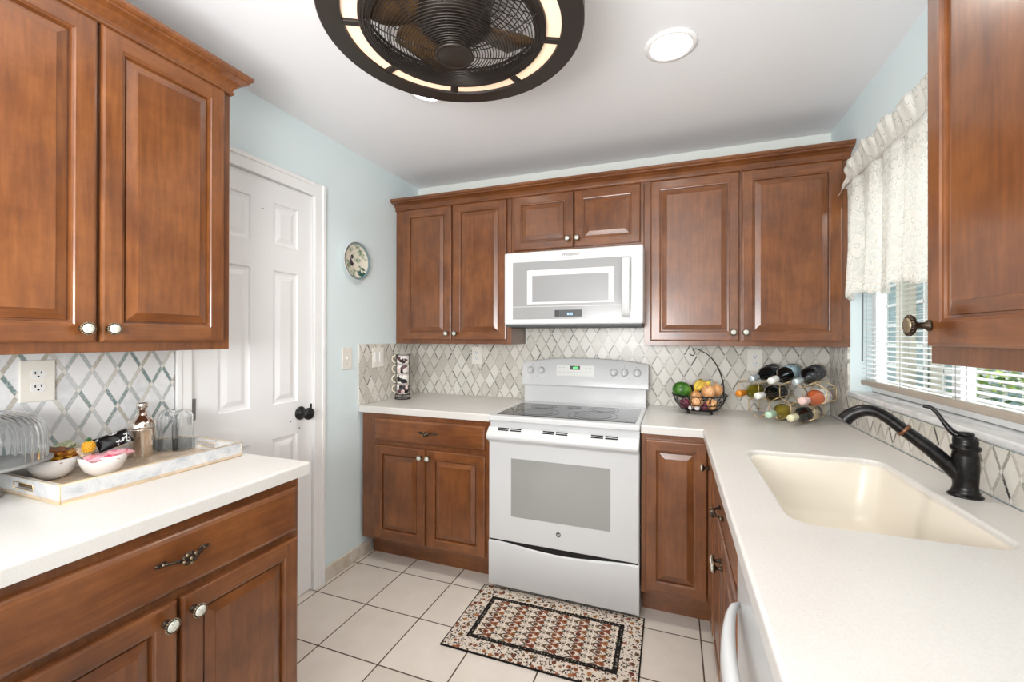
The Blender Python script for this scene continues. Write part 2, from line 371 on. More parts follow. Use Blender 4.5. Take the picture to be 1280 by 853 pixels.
# six-panel door
def panel_door():
    root = bpy.data.objects.new('door_1', None); COL.objects.link(root); root['kind'] = 'structure'; root['label'] = 'white six-panel interior door, closed, left of the cabinets'; root['category'] = 'door'
    y0, y1, z0, z1, xf = DY0+.006, DY1-.006, .012, DZ-.007, -.006
    ys = [y0, -1.492, -1.345, -1.228, -1.085, y1]; zs = [z0, .20, .838, 1.00, 1.635, 1.755, 1.955, z1]
    mb = MB()
    for i in range(5):
        for j in range(7):
            a, bq, c, d = ys[i], ys[i+1], zs[j], zs[j+1]
            if i in (1, 3) and j in (1, 3, 5):
                R = [(0, 0), (.005, -.007), (.016, -.009), (.020, -.009), (.042, -.002)]
                for (p, q) in zip(R[:-1], R[1:]):
                    o1 = [(xf+p[1], a+p[0], c+p[0]), (xf+p[1], bq-p[0], c+p[0]), (xf+p[1], bq-p[0], d-p[0]), (xf+p[1], a+p[0], d-p[0])]
                    o2 = [(xf+q[1], a+q[0], c+q[0]), (xf+q[1], bq-q[0], c+q[0]), (xf+q[1], bq-q[0], d-q[0]), (xf+q[1], a+q[0], d-q[0])]
                    mb.add(o1+o2, [(k, (k+1) % 4, 4+(k+1) % 4, 4+k) for k in range(4)])
                e = .042; mb.add([(xf-.002, a+e, c+e), (xf-.002, bq-e, c+e), (xf-.002, bq-e, d-e), (xf-.002, a+e, d-e)], [(0, 1, 2, 3)])
            else: mb.add([(xf, a, c), (xf, bq, c), (xf, bq, d), (xf, a, d)], [(0, 1, 2, 3)])
    mb.add([(xf-.035, y0, z0), (xf-.035, y1, z0), (xf-.035, y1, z1), (xf-.035, y0, z1)], [(0, 3, 2, 1)])
    for (a, c), (bq, d) in (((y0, z0), (y1, z0)), ((y1, z0), (y1, z1)), ((y1, z1), (y0, z1)), ((y0, z1), (y0, z0))):
        mb.add([(xf, a, c), (xf, bq, d), (xf-.035, bq, d), (xf-.035, a, c)], [(0, 3, 2, 1)])
    sl = mb.build('slab', DOORM, root, False)
    k = MB(); T = Matrix.Translation((xf, -1.068, .936)) @ Matrix.Rotation(PI/2, 4, 'Y')
    k.lathe([(.0, 0), (.033, 0), (.034, .004), (.030, .009), (.016, .012), (.012, .02), (.012, .034), (.022, .040), (.029, .050), (.031, .058), (.027, .067), (.012, .072), (.0001, .073)], 28, 0, T)
    k.box(xf+.05, xf+.058, -1.068+.012, -1.068+.020, .955, .985, 0, .002)
    k.build('door_knob', BLACK, root)
    for z in (1.035, .25, 1.80):
        h = MB().box(-.001, .0025, DY0-.004, DY0+.024, z-.042, z+.042, 0, .0008)
        for i in range(5): h.lathe([(.0001, 0), (.0055, 0), (.0055, .015), (.0001, .015)], 10, 0, Matrix.Translation((.005, DY0+.004, z-.042+i*.0172)))
        h.build('hinge', STEEL, root)
    d = MB(); d.sphere((xf+.004, -1.13, .905), .004, 0, 8); d.sphere((xf+.003, -1.075, .862), .004, 0, 8)
    d.sphere((xf+.002, -1.285, 1.91), .003, 0, 8); split(d, 'screw', [STEEL], root)
panel_door()
# window frame and panes
wf = bpy.data.objects.new('window_1', None); COL.objects.link(wf); wf['kind'] = 'structure'; wf['label'] = 'white framed window over the sink with a blind'; wf['category'] = 'window'
fr = MB(); X0, X1 = RX+.085, RX+.125
z0, z1 = WZ0+.024, WZ1-.001; a, c = WY0+.002, WY1-.002
for (p, q, r0, r1) in ((a, a+.045, z0+.045, z1-.045), (c-.045, c, z0+.045, z1-.045), (a, c, z0, z0+.045), (a, c, z1-.045, z1), (-.935, -.885, z0+.045, z1-.045)): fr.box(X0, X1, p, q, r0, r1, 0, .003)
fr.build('window_frame', TRIMM, wf)
MB().box(X0+.018, X0+.022, a+.045, -.935, z0+.045, z1-.045).build('pane', PANE, wf); MB().box(X0+.018, X0+.022, -.885, c-.045, z0+.045, z1-.045).build('pane', PANE, wf)

# ================================================================== CABINETRY
def raised(mb, x0, x1, z0, z1, t=.02, fw=.046):
    """raised panel door, front at y=-t (materials 0 vertical, 1 horizontal grain)"""
    def ringpts(ins, y): return [(x0+ins, y, z0+ins), (x1-ins, y, z0+ins), (x1-ins, y, z1-ins), (x0+ins, y, z1-ins)]
    def band(p, q):
        A = ringpts(*p)+ringpts(*q)
        for k in range(4): mb.add(A, [(k, (k+1) % 4, 4+(k+1) % 4, 4+k)], 1 if k in (0, 2) else 0)
    e = .005
    for p, q in (((0, -.001), (0, -t+.006)), ((0, -t+.006), (.0025, -t+.0015)), ((.0025, -t+.0015), (e+.002, -t))): band(p, q)
    e += .002
    mb.add([(x0+e, -t, z0+e), (x0+fw, -t, z0+e), (x0+fw, -t, z1-e), (x0+e, -t, z1-e)], [(0, 1, 2, 3)], 0)
    mb.add([(x1-fw, -t, z0+e), (x1-e, -t, z0+e), (x1-e, -t, z1-e), (x1-fw, -t, z1-e)], [(0, 1, 2, 3)], 0)
    mb.add([(x0+fw, -t, z0+e), (x1-fw, -t, z0+e), (x1-fw, -t, z0+fw), (x0+fw, -t, z0+fw)], [(0, 1, 2, 3)], 1)
    mb.add([(x0+fw, -t, z1-fw), (x1-fw, -t, z1-fw), (x1-fw, -t, z1-e), (x0+fw, -t, z1-e)], [(0, 1, 2, 3)], 1)
    R = [(fw, -t), (fw+.003, -t+.003), (fw+.007, -t+.004), (fw+.0085, -t+.014), (fw+.0125, -t+.014), (fw+.0135, -t+.009), (fw+.037, -t+.0025), (fw+.0375, -t+.001)]
    for p, q in zip(R[:-1], R[1:]): band(p, q)
    mb.add(ringpts(*R[-1]), [(0, 1, 2, 3)], 0)
    mb.add([(x0, -.001, z0), (x1, -.001, z0), (x1, -.001, z1), (x0, -.001, z1)], [(3, 2, 1, 0)], 0)
    return mb
def slab(mb, x0, x1, z0, z1, t=.02):
    def ringpts(ins, y): return [(x0+ins, y, z0+ins), (x1-ins, y, z0+ins), (x1-ins, y, z1-ins), (x0+ins, y, z1-ins)]
    R = [(0, -.001), (0, -t+.009), (.0015, -t+.006), (.005, -t+.003), (.010, -t+.001), (.013, -t)]
    for p, q in zip(R[:-1], R[1:]):
        mb.add(ringpts(*p)+ringpts(*q), [(k, (k+1) % 4, 4+(k+1) % 4, 4+k) for k in range(4)], 1)
    mb.add(ringpts(*R[-1]), [(0, 1, 2, 3)], 1); mb.add(ringpts(0, -.001), [(3, 2, 1, 0)], 1)
    return mb
def knob(x, z, parent, y=-.02, big=1.0, dark=False):
    k = MB(); T = AY(x, y, z) @ Matrix.Diagonal((1, 1, big, 1)); g = big
    k.lathe([(.0, 0), (.009*g, 0), (.009*g, .003), (.0055*g, .006), (.005*g, .016), (.009*g, .020), (.0155*g, .022), (.0165*g, .025), (.0155*g, .028), (.0128*g, .0285)], 20, 0, T)
    k.lathe([(.0128*g, .0275), (.0125*g, .0295), (.010*g, .0315), (.005*g, .0328), (.0001, .033)], 20, 1, T, True, None, False)
    for i in range(18):
        a = 2*PI*i/18; k.sphere((.0152*g*math.cos(a), .0152*g*math.sin(a), .0262), .0027*g, 2, 6, (1, 1, 1), T)
    o = k.build('knob', [BRONZE, BEAD if dark else CERAM, BRONZE if dark else BEAD], parent); o['label'] = 'dark bronze knob' if dark else 'dark bronze knob with beaded rim and white ceramic centre'; return o
def pull(x, z, parent, y=-.02):
    k = MB(); n = 22; P = []; R = []
    for i in range(n+1):
        t = -1+2*i/n; P.append((x+t*.046, y-.004-.020*(1-t*t)**.8, z+.001*math.sin(t*3))); R.append(.0030+.0040*math.exp(-(t*3.2)**2)+.0008*abs(math.sin(t*9)))
    k.tube(P, R, 8)
    for s in (-1, 1):
        k.sphere((x+s*.048, y-.003, z), .007, 0, 10, (1.9, .55, 1.0)); k.sphere((x+s*.057, y-.002, z), .004, 0, 8, (1.8, .5, 1)); k.sphere((x+s*.046, y-.007, z), .0035, 1, 8)
    k.sphere((x, y-.025, z-.001), .0155, 0, 12, (1.3, .5, 1.0))
    for i in range(9):
        a = 2*PI*i/9; k.sphere((x+.0150*math.cos(a), y-.029, z-.001+.0110*math.sin(a)), .0045, i % 2, 8, (1, .8, 1))
    for s in (-1, 1):
        for j in (0, 1): k.sphere((x+s*(.021+j*.008), y-.024+j*.003, z), .0052-j*.0013, 0, 8, (1.2, .8, 1))
    k.sphere((x, y-.031, z-.001), .0045, 1, 8)
    o = k.build('pull', [BRONZE, BEAD], parent); o['label'] = 'ornate antique bronze pull'; return o
def cab_door(root, x0, x1, z0, z1, knobpos=None, big=1.0, dark=False):
    d = raised(MB(), x0, x1, z0, z1).build('door', [WV, WH], root, False)
    if knobpos: knob(knobpos[0], knobpos[1], d, -.02, big, dark)
    return d
def cab_drawer(root, x0, x1, z0, z1, px, pz):
    d = slab(MB(), x0, x1, z0, z1).build('drawer', [WV, WH], root, False); pull(px, pz, d); return d
def body(root, w, d, z0, z1):
    return MB().box(0, w, 0, d, z0, z1, 0, .001, 1).build('body', [WV], root)
ZU, ZT = 1.278, 2.176
# left upper
c = thing('wall_cabinet', 'large stained maple wall cabinet with two raised-panel doors above the marble tray', 'cabinet', (.303, -2.425, 0), RL)
body(c, .753, .3025, ZU, ZT); L0 = 2.425
cab_door(c, L0-2.398, L0-2.053, 1.306, 2.165, (L0-2.084, 1.342)); cab_door(c, L0-2.044, L0-1.702, 1.306, 2.165, (L0-2.027, 1.342))
# back uppers
c = thing('wall_cabinet', 'stained maple wall cabinet with two tall doors above the mug rack', 'cabinet', (.002, -.2725, 0), RW)
body(c, .834, .2715, ZU, ZT); cab_door(c, .064, .428, 1.304, 2.165, (.403, 1.345)); cab_door(c, .440, .806, 1.304, 2.165, (.464, 1.345))
c = thing('wall_cabinet', 'short stained maple wall cabinet with two small doors above the microwave', 'cabinet', (.838, -.2725, 0), RW)
body(c, .771, .2715, 1.803, ZT); cab_door(c, .015, .383, 1.842, 2.165, (.353, 1.889)); cab_door(c, .390, .754, 1.842, 2.165, (.409, 1.889))
c = thing('wall_cabinet', 'stained maple wall cabinet with two wide doors above the fruit basket and wine rack', 'cabinet', (1.611, -.2725, 0), RW)
body(c, .932, .2715, ZU, ZT); cab_door(c, .034, .463, 1.304, 2.165, (.434, 1.349)); cab_door(c, .475, .898, 1.304, 2.165, (.490, 1.349))
# right upper
c = thing('wall_cabinet', 'stained maple wall cabinet on the window wall, door with a knob at its lower corner', 'cabinet', (2.262, -1.612, 0), RR)
body(c, .80, .281, ZU-.008, ZT); cab_door(c, .026, .392, 1.306, 2.165, (.040, 1.347), 1.25, True); cab_door(c, .402, .772, 1.306, 2.165, (.745, 1.347), 1.25, True)
# crown mouldings
def crown(name, label, pts, zb=2.164, g=1.0):
    """pts: (point on the face line, mitre vector); a coved profile swept along them"""
    prof = [(0, 0), (.006, 0), (.010, .004), (.010, .010), (.006, .013), (.009, .020), (.016, .030), (.028, .038), (.040, .042), (.045, .043), (.045, .049), (.051, .051), (.056, .056), (.056, .066), (0, .066)]
    prof = [(o*g, z+zb) for o, z in prof]
    mb = MB(); V = []; n = len(pts); k = len(prof)
    for (p, nrm) in pts:
        for (o, z) in prof: V.append((p[0]+nrm[0]*o, p[1]+nrm[1]*o, z))
    F = [(i*k+j, (i+1)*k+j, (i+1)*k+(j+1) % k, i*k+(j+1) % k) for i in range(n-1) for j in range(k)]
    F.append(tuple(range(k))); F.append(tuple((n-1)*k+j for j in range(k))[::-1])
    mb.add(V, F); return tag(mb.build(name, [WH]), label, 'moulding')
crown('crown_moulding', 'stained crown moulding along the top of the back wall cabinets', [((.002, -.2735), (0, -1.3)), ((2.543, -.2735), (0, -1.3))], 2.166)
WHY = wood('maple_stain_lengthwise', 'z')
cm = crown('crown_moulding', 'stained crown moulding on top of the large cabinet above the marble tray', [((.304, -2.425), (1.18, 0)), ((.304, -1.6715), (1.18, .72)), ((.002, -1.6715), (0, .72))], 2.168)
# base cabinets
def base(root, w, d, toe=.10):
    body(root, w, d, .13, .875); MB().box(.0, w, toe, d, 0, .1295).build('toe_kick', [WH], root)
c = thing('base_cabinet', 'stained maple base cabinet with one wide drawer over two doors under the marble tray', 'cabinet', (.630, -2.425, 0), RL)
base(c, .745, .629); cab_drawer(c, .012, .728, .708, .848, .382, .790)
cab_door(c, .020, .372, .150, .688, (.345, .648)); cab_door(c, .382, .728, .150, .688, (.407, .648))
c = thing('base_cabinet', 'stained maple base cabinet with one drawer over two doors, left of the range', 'cabinet', (.0215, -.6285, 0), RW)
base(c, .829, .627); cab_drawer(c, .098, .807, .716, .848, .459, .785)
cab_door(c, .098, .440, .150, .692, (.417, .648)); cab_door(c, .450, .807, .150, .692, (.468, .648))
c = thing('base_cabinet', 'stained maple corner base cabinet with a tall narrow door right of the range', 'cabinet', (0, 0, 0), 0)
MB().box(1.622, RX-.003, -.6285, -.002, .13, .874, 0, .001, 1).box(1.9255, RX-.003, -.898, -.6285, .13, .874, 0, .001, 1).build('body', [WV], c)
MB().box(1.622, RX-.01, -.53, -.01, 0, .129).box(2.0, RX-.01, -.898, -.53, 0, .129).build('toe_kick', [WH], c)
d = raised(MB(), 1.642, 1.9045, .150, .850).build('door', [WV, WH], c, False); d.location = (0, -.6285, 0)
d = raised(MB(), 0, .222, .150, .850, .02, .046).build('door', [WV, WH], c, False); d.location = (1.9255, -.660, 0); d.rotation_euler = (0, 0, RR)
k = knob(.055, .762, d, -.02)
c = thing('base_cabinet', 'stained maple sink base cabinet with a false drawer front and two doors beside the dishwasher', 'cabinet', (1.9255, -.902, 0), RR)
# open carcass so that the basin hangs inside it
MB().box(0, .70, 0, .02, .13, .874).box(0, .018, .02, .61, .13, .874).box(.682, .70, .02, .61, .13, .874).box(.018, .682, .02, .61, .13, .15).build('body', [WV], c)
MB().box(0, .70, .10, .60, 0, .129).build('toe_kick', [WH], c)
cab_drawer(c, .022, .678, .716, .848, .345, .772); cab_door(c, .022, .342, .150, .692, (.322, .61)); cab_door(c, .352, .678, .150, .692, (.372, .61))
c = thing('base_cabinet', 'stained maple base cabinet at the near end of the sink counter', 'cabinet', (1.9255, -2.222, 0), RR)
base(c, .62, .61); cab_drawer(c, .022, .598, .716, .848, .31, .785); cab_door(c, .022, .305, .150, .692, (.28, .648)); cab_door(c, .315, .598, .150, .692, (.34, .648))
# worktops
def worktop(name, label, poly, hole=None, basin=None):
    bm = bmesh.new()
    vs = [bm.verts.new((x, y, .876)) for x, y in poly]; es = [bm.edges.new((vs[i], vs[(i+1) % len(vs)])) for i in range(len(vs))]
    if hole:
        hv = [bm.verts.new((x, y, .876)) for x, y in hole]; es += [bm.edges.new((hv[i], hv[(i+1) % len(hv)])) for i in range(len(hv))]
    bmesh.ops.triangle_fill(bm, use_beauty=True, use_dissolve=False, edges=es)
    r = bmesh.ops.extrude_face_region(bm, geom=bm.faces[:])
    nv = [g for g in r['geom'] if isinstance(g, bmesh.types.BMVert)]
    for q in nv: q.co.z = .914
    bmesh.ops.recalc_face_normals(bm, faces=bm.faces)
    top = [e for e in bm.edges if e.verts[0].co.z > .9 and e.verts[1].co.z > .9 and len(e.link_faces) == 2 and abs(e.link_faces[0].normal.z-e.link_faces[1].normal.z) > .5]
    top += [e for e in bm.edges if abs(e.verts[0].co.z-e.verts[1].co.z) > .02 and len(e.link_faces) == 2 and e.link_faces[0].normal.angle(e.link_faces[1].normal) > 1.0]
    bmesh.ops.bevel(bm, geom=top, offset=.007, segments=3, profile=.5, affect='EDGES')
    mb = MB().bm(bm, 0, False)
    return tag(mb.build(name, [CTOP]), label, 'countertop')
o = worktop('countertop', 'cream solid-surface countertop carrying the marble tray', [(.0005, -2.45), (.654, -2.45), (.654, -1.649), (.0005, -1.649)])
o = worktop('countertop', 'cream solid-surface countertop left of the range under the mug rack', [(.0005, -.646), (.8535, -.646), (.8535, -.0085), (.0005, -.0085)])
def rrect(x0, x1, y0, y1, r, n=7):
    P = []
    for cx, cy, a0 in ((x1-r, y1-r, 0), (x0+r, y1-r, PI/2), (x0+r, y0+r, PI), (x1-r, y0+r, 1.5*PI)):
        for i in range(n): a = a0+PI/2*i/(n-1); P.append((cx+r*math.cos(a), cy+r*math.sin(a)))
    return P
SX0, SX1, SY0, SY1 = 2.012, 2.405, -1.632, -.962
hole = rrect(SX0, SX1, SY0, SY1, .055)
ct = worktop('countertop', 'white L-shaped solid-surface countertop with the sink, under the window', [(1.619, -.646), (1.888, -.646), (1.888, -2.86), (RX-.0085, -2.86), (RX-.0085, -.0085), (1.619, -.0085)], hole)
sk = MB(); rings = []
for off, z in ((-.0005, .900), (.004, .885), (.016, .80), (.028, .735), (.05, .712), (.09, .708)): rings.append([(x, y, z) for x, y in rrect(SX0+off, SX1-off, SY0+off, SY1-off, max(.055, .055+off*.3))])
n = len(rings[0]); V = [p for r_ in rings for p in r_]
F = [(i*n+j, i*n+(j+1) % n, (i+1)*n+(j+1) % n, (i+1)*n+j) for i in range(len(rings)-1) for j in range(n)]+[tuple((len(rings)-1)*n+j for j in range(n))]
sk.add(V, F, 0, True); sk.lathe([(.0001, .7085), (.045, .7085), (.045, .711), (.036, .7115), (.034, .7090), (.0001, .7088)], 24, 1, Matrix.Translation((2.21, -1.30, 0)))
o = sk.build('sink_basin', [SINKM, STEEL], ct); sd = o.modifiers.new('shell', 'SOLIDIFY'); sd.thickness = .006; sd.offset = 1; o['label'] = 'cream integral sink basin'

# ================================================================== APPLIANCES
# ---- range
R = thing('range', 'white freestanding electric range with black glass cooktop', 'stove', (.857, -.662, 0)); rw = .759
MB().box(0, rw, .02, .645, .02, .885, 0, .003).box(.02, rw-.02, .05, .60, 0, .02, 1).build('body', [APPL, GAP], R)
o = MB().box(-.002, rw+.002, -.004, .60, .886, .914, 0, .007, 3).build('cooktop_frame', [APPL], R)
g = MB().box(.027, rw-.022, .045, .455, .9142, .9165, 0, .0008, 1).build('cooktop_glass', [BLACKGLASS], R); g['label'] = 'black ceramic cooktop glass with burner rings'
def annulus(mb, cx, cy, z, r0, r1, mi, n=48):
    V = []; F = []
    for i in range(n):
        a = 2*PI*i/n
        for r in (r0, r1): V.append((cx+r*math.cos(a), cy+r*math.sin(a), z)); V.append((cx+r*math.cos(a), cy+r*math.sin(a), z-.0005))
    for i in range(n):
        j = (i+1) % n; F += [(4*i, 4*i+2, 4*j+2, 4*j), (4*i+2, 4*i+3, 4*j+3, 4*j+2), (4*i, 4*j, 4*j+1, 4*i+1)]
    return mb.add(V, F, mi)
br = MB()
for cx, cy, r in ((.215, .165, .118), (.515, .165, .128), (.195, .36, .075), (.54, .365, .085), (.37, .38, .04)):
    annulus(br, cx, cy, .9171, r-.003, r, 0); annulus(br, cx, cy, .9170, .0005, r*.72, 1); annulus(br, cx, cy, .9171, r*.74, r*.755, 0)
br.build('burner', [RING, SILVER], g)
# backguard: lower recessed riser + arched control panel
MB().box(.004, rw-.004, .565, .645, .90, 1.03, 0, .004).build('backguard', [APPL], R)
cp = MB(); n = 24; V = []; prof = []
for i in range(n+1):
    t = i/n; x = -.009+t*(rw+.018); zt = 1.162+.032*math.sin(PI*t)**.8 if 0 < t < 1 else 1.162
    for (y, z) in ((.60, 1.012), (.560, 1.014), (.553, 1.024), (.572, zt-.012), (.580, zt-.002), (.592, zt), (.64, zt-.004), (.64, 1.012)): V.append((x, y, z))
F = [(i*8+j, (i+1)*8+j, (i+1)*8+(j+1) % 8, i*8+(j+1) % 8) for i in range(n) for j in range(8)]+[tuple(range(8)), tuple(n*8+j for j in range(8))[::-1]]
cp.add(V, F, 0, False); P = cp.build('control_panel', [APPL], R); smooth_by_angle(P); P.data.polygons.foreach_set('use_smooth', [True]*len(P.data.polygons))
def py(z): return .553+(z-1.024)*(.019/.140)
tilt = math.atan2(.019, .140)
for x in (.045, .117, .570, .632, .704):
    z = 1.112; k = MB(); T = Matrix.Translation((x, py(z)-.001, z)) @ Matrix.Rotation(PI/2-tilt, 4, 'X')
    k.lathe([(.0001, 0), (.023, 0), (.0235, .004), (.020, .006), (.019, .020), (.017, .023), (.0001, .0235)], 24, 0, T)
    k.box(-.0045, .0045, -.019, .019, .020, .030, 0, .002, 2, T); k.box(-.001, .001, .006, .018, .0302, .0306, 1, 0, 1, T); k.build('control_knob', [APPL, GREYPRINT], P)
T = Matrix.Translation((.335, py(1.115)-.0008, 1.115)) @ Matrix.Rotation(PI/2-tilt, 4, 'X')
MB().box(-.118, .118, -.034, .034, -.001, .0016, 0, .001, 1, T).build('touch_panel', [APPL2], P)
dsp = MB().box(-.032, .030, .006, .030, .0016, .0026, 0, 0, 1, T).build('display', [BLACK], P); dsp['label'] = 'black clock display with green digits'
text('clock_digits', '4:02', .017, T @ Matrix.Translation((0, .018, .003)), GREENLED, P)
pr = MB()
for x in (-.098, -.072, .068, .092):
    for y in (.018, -.010): pr.box(x-.006, x+.006, y-.001, y+.001, .0016, .0022, 0, 0, 1, T)
for x in (-.045, -.025, -.005, .015, .035): pr.box(x-.006, x+.006, -.012, -.010, .0016, .0022, 0, 0, 1, T)
split(pr, 'button_print', [GREYPRINT], P)
dk = MB()
for x, z in ((.090, 1.075), (.560, 1.078), (.655, 1.076), (.058, 1.150), (.110, 1.152), (.565, 1.152), (.632, 1.15), (.70, 1.145)): dk.sphere((x, py(z)-.0002, z), .0022, 0, 6, (1, .4, 1))
split(dk, 'indicator_dot', [DARKPRINT], P)
# oven door with integrated handle and vents
OD = MB(); V = []; 
OD.box(.002, rw-.002, 0, .02, .272, .79, 0, .003)
ODo = OD.build('oven_door', [APPL], R)
hn = MB(); n = 1
prof = [(.02, .775), (-.002, .775), (-.006, .786), (-.020, .790), (-.032, .797), (-.036, .808), (-.034, .820), (-.022, .834), (-.006, .850), (.006, .856), (.02, .856)]
k = len(prof); V = [(x, y, z) for x in (.001, rw-.001) for (y, z) in prof]
hn.add(V, [(j, j+1, k+j+1, k+j) for j in range(k-1)]+[tuple(range(k))[::-1], tuple(k+j for j in range(k))], 0, True)
h = hn.build('door_handle', [APPL], ODo); smooth_by_angle(h, 60)
vs = MB()
sl = math.atan2(.016, .016)
for g0 in (.085, .325, .565):
    for dx in (0, .068):
        for j in (0, 1):
            yv, zv = -.012+j*.0085, .8445+j*.007
            vs.box(g0+dx-.029, g0+dx+.029, yv-.0035, yv+.0025, zv-.0028, zv+.0026, 0, 0)
split(vs, 'vent_slot', [GAP], ODo)
w = MB().box(.125, .627, -.0008, .004, .401, .700, 0, .0006, 1).build('oven_window', [OVENG], ODo); w['label'] = 'grey reflective oven window'
lg = MB(); T = FY(.375, -.0005, .347); lg.lathe([(.0001, 0), (.0125, 0), (.0125, .0015), (.0001, .0018)], 24, 0, T); annulus(lg, 0, 0, .0022, .0105, .012, 1, 24)
lg.v[-96:] = [tuple(T @ Vector(p)) for p in lg.v[-96:]]
lb = lg.build('logo_badge', [DARKPRINT, STEEL], ODo); text('logo_letters', 'GE', .0125, FY(.375, -.0026, .347), PLASTW, ODo, .0002, .3)
# gap + drawer with scooped top
MB().box(.006, rw-.006, .006, .02, .240, .275).build('drawer_gap', [GAP], R)
dr = MB(); n = 30; V = []
for i in range(n+1):
    t = i/n; x = .001+t*(rw-.002); s = max(0, math.sin(PI*(t-.06)/.88)) if .06 < t < .94 else 0; zt = .264-.022*s**1.5
    for (y, z) in ((.02, .035), (.002, .035), (0, .038), (0, zt-.012), (.002, zt-.004), (.007, zt), (.02, zt)): V.append((x, y, z))
F = [(i*7+j, (i+1)*7+j, (i+1)*7+(j+1) % 7, i*7+(j+1) % 7) for i in range(n) for j in range(7)]+[tuple(range(7)), tuple(n*7+j for j in range(7))[::-1]]
dr.add(V, F, 0, True); d = dr.build('storage_drawer', [APPL], R); smooth_by_angle(d, 40)
# ---- microwave
M_ = thing('microwave', 'white over-the-range microwave mounted under the short cabinet', 'microwave', (.858, -.451, 1.392)); mw, mh = .7595, .406
MB().box(.002, mw-.002, .03, .44, .004, mh-.002, 0, .002).build('body', [APPL], M_)
MB().box(.004, mw-.004, .012, .42, -.012, .004, 0, .002).build('underside_vent', [DARKGREY], M_)
dr = MB().box(0, mw, 0, .03, .0, mh, 0, .010, 3).build('door', [APPL], M_)
MB().box(.053, .697, -.0012, .003, .030, .349, 0, .0012, 1).build('front_glass', [MWG], dr)
bz = MB()
x0, x1, z0, z1 = .138, .616, .112, .300
for (ins0, y0, ins1, y1, mi) in ((0, -.0016, .004, -.003, 0), (.004, -.003, .026, -.0018, 0), (.026, -.0018, .030, -.0014, 0)):
    a = [(x0+ins0, y0, z0+ins0*.4), (x1-ins0, y0, z0+ins0*.4), (x1-ins0, y0, z1-ins0), (x0+ins0, y0, z1-ins0)]; bq = [(x0+ins1, y1, z0+ins1*.4), (x1-ins1, y1, z0+ins1*.4), (x1-ins1, y1, z1-ins1), (x0+ins1, y1, z1-ins1)]
    bz.add(a+bq, [(q, (q+1) % 4, 4+(q+1) % 4, 4+q) for q in range(4)], 0)
bz.build('window_bezel', [APPL], dr, False)
MB().box(x0+.03, x1-.03, -.0015, -.0008, z0+.012, z1-.03).build('window', [MWIN], dr)
MB().box(.055, .695, -.0016, -.001, .098, .1005).build('panel_line', [APPL], dr)
MB().box(.297, .448, -.0018, -.0008, .041, .078).build('display_surround', [BLACK], dr); MB().box(.322, .424, -.0024, -.0015, .043, .076).build('display', [DARKGREY], dr)
text('clock_digits', '8:02', .018, FY(.382, -.003, .056), BLUELED, dr)
pr = MB()
for x in (.170, .195, .215, .235, .255, .275, .465, .485, .505, .525, .545, .565):
    for z in (.051, .070): pr.box(x-.004, x+.004, -.0016, -.0011, z-.0012, z+.0012)
for x in (.085, .60):
    for z in (.047, .076): pr.box(x-.012, x+.012, -.0016, -.0011, z-.0015, z+.0015)
split(pr, 'button_print', [GREYPRINT], dr)
text('brand_lettering', 'Whirlpool', .023, FY(.380, -.0008, .378), solid('brand_grey', S(112, 112, 114), .4), dr, .0003, .35)
hp = MB(); P = []
for i in range(17):
    t = i/16; P.append((.676, -.006-.030*math.sin(PI*t)**.5, .034+t*.311))
n = 10; V = []
for (x, y, z) in P:
    for j in range(n):
        a = 2*PI*j/n; V.append((x+.021*math.cos(a), y+.008*math.sin(a), z))
hp.add(V, [(i*n+j, i*n+(j+1) % n, (i+1)*n+(j+1) % n, (i+1)*n+j) for i in range(16) for j in range(n)]+[tuple(range(n))[::-1], tuple(16*n+j for j in range(n))], 0, True)
hp.build('handle', [APPL], dr)
MB().box(.696, .702, -.002, .002, .034, .345, 0, .001, 1).build('handle_shadow_gap', [STEEL], dr)
# ---- dishwasher
D = thing('dishwasher', 'white dishwasher with a bowed bar handle under the sink counter', 'dishwasher', (1.905, -1.612, 0), RR)
MB().box(0, .60, .03, .58, .10, .872, 0, .002).box(.01, .59, .09, .55, 0, .10, 1).build('body', [APPL2, GAP], D)
dd = MB().box(0, .60, 0, .03, .115, .868, 0, .006, 3).build('door', [APPL], D)
hb = MB(); n = 12; V = []; m_ = 24
for i in range(m_+1):
    t = i/m_; s = math.sin(PI*t)**.55 if 0 < t < 1 else 0.0
    x = .05+t*.50; yc = -.004-.040*s; rz = .006+.030*s; ry = .005+.010*s
    for j in range(n):
        a = 2*PI*j/n; V.append((x, yc+ry*math.cos(a), .725-.012*s+rz*math.sin(a)))
hb.add(V, [(i*n+j, i*n+(j+1) % n, (i+1)*n+(j+1) % n, (i+1)*n+j) for i in range(m_) for j in range(n)]+[tuple(range(n))[::-1], tuple(m_*n+j for j in range(n))], 0, True)
hb.build('handle', [APPL], dd)

# ================================================================== FAUCET
FAUC, nt, b = newmat('oil_rubbed_bronze', S(34, 32, 32), .3, .6); tc, x, y, z = coords(nt)
nt.links.new(ramp(nt, noise(nt, tc, 60, 5, .7), [(.45, S(26, 25, 26)), (.66, S(46, 42, 40)), (.74, S(150, 112, 80))]), b.inputs['Base Color'])
FA = thing('kitchen_faucet', 'dark bronze single-lever pull-out faucet behind the sink', 'faucet', (2.472, -1.287, .914))
fb = MB(); fb.lathe([(r_*.93, z*.90) for r_, z in [(.0001, 0), (.037, 0), (.037, .004), (.034, .007), (.030, .009), (.031, .014), (.028, .018), (.0265, .03), (.028, .055), (.0295, .085), (.0285, .115), (.0265, .130), (.032, .134), (.032, .142), (.026, .146), (.027, .156), (.026, .166), (.020, .173), (.0001, .175)]], 32)
fb.build('faucet_body', [FAUC], FA)
phi = math.radians(162); ux, uy = math.cos(phi), math.sin(phi)
def FP(d, z): return (ux*d, uy*d, z)
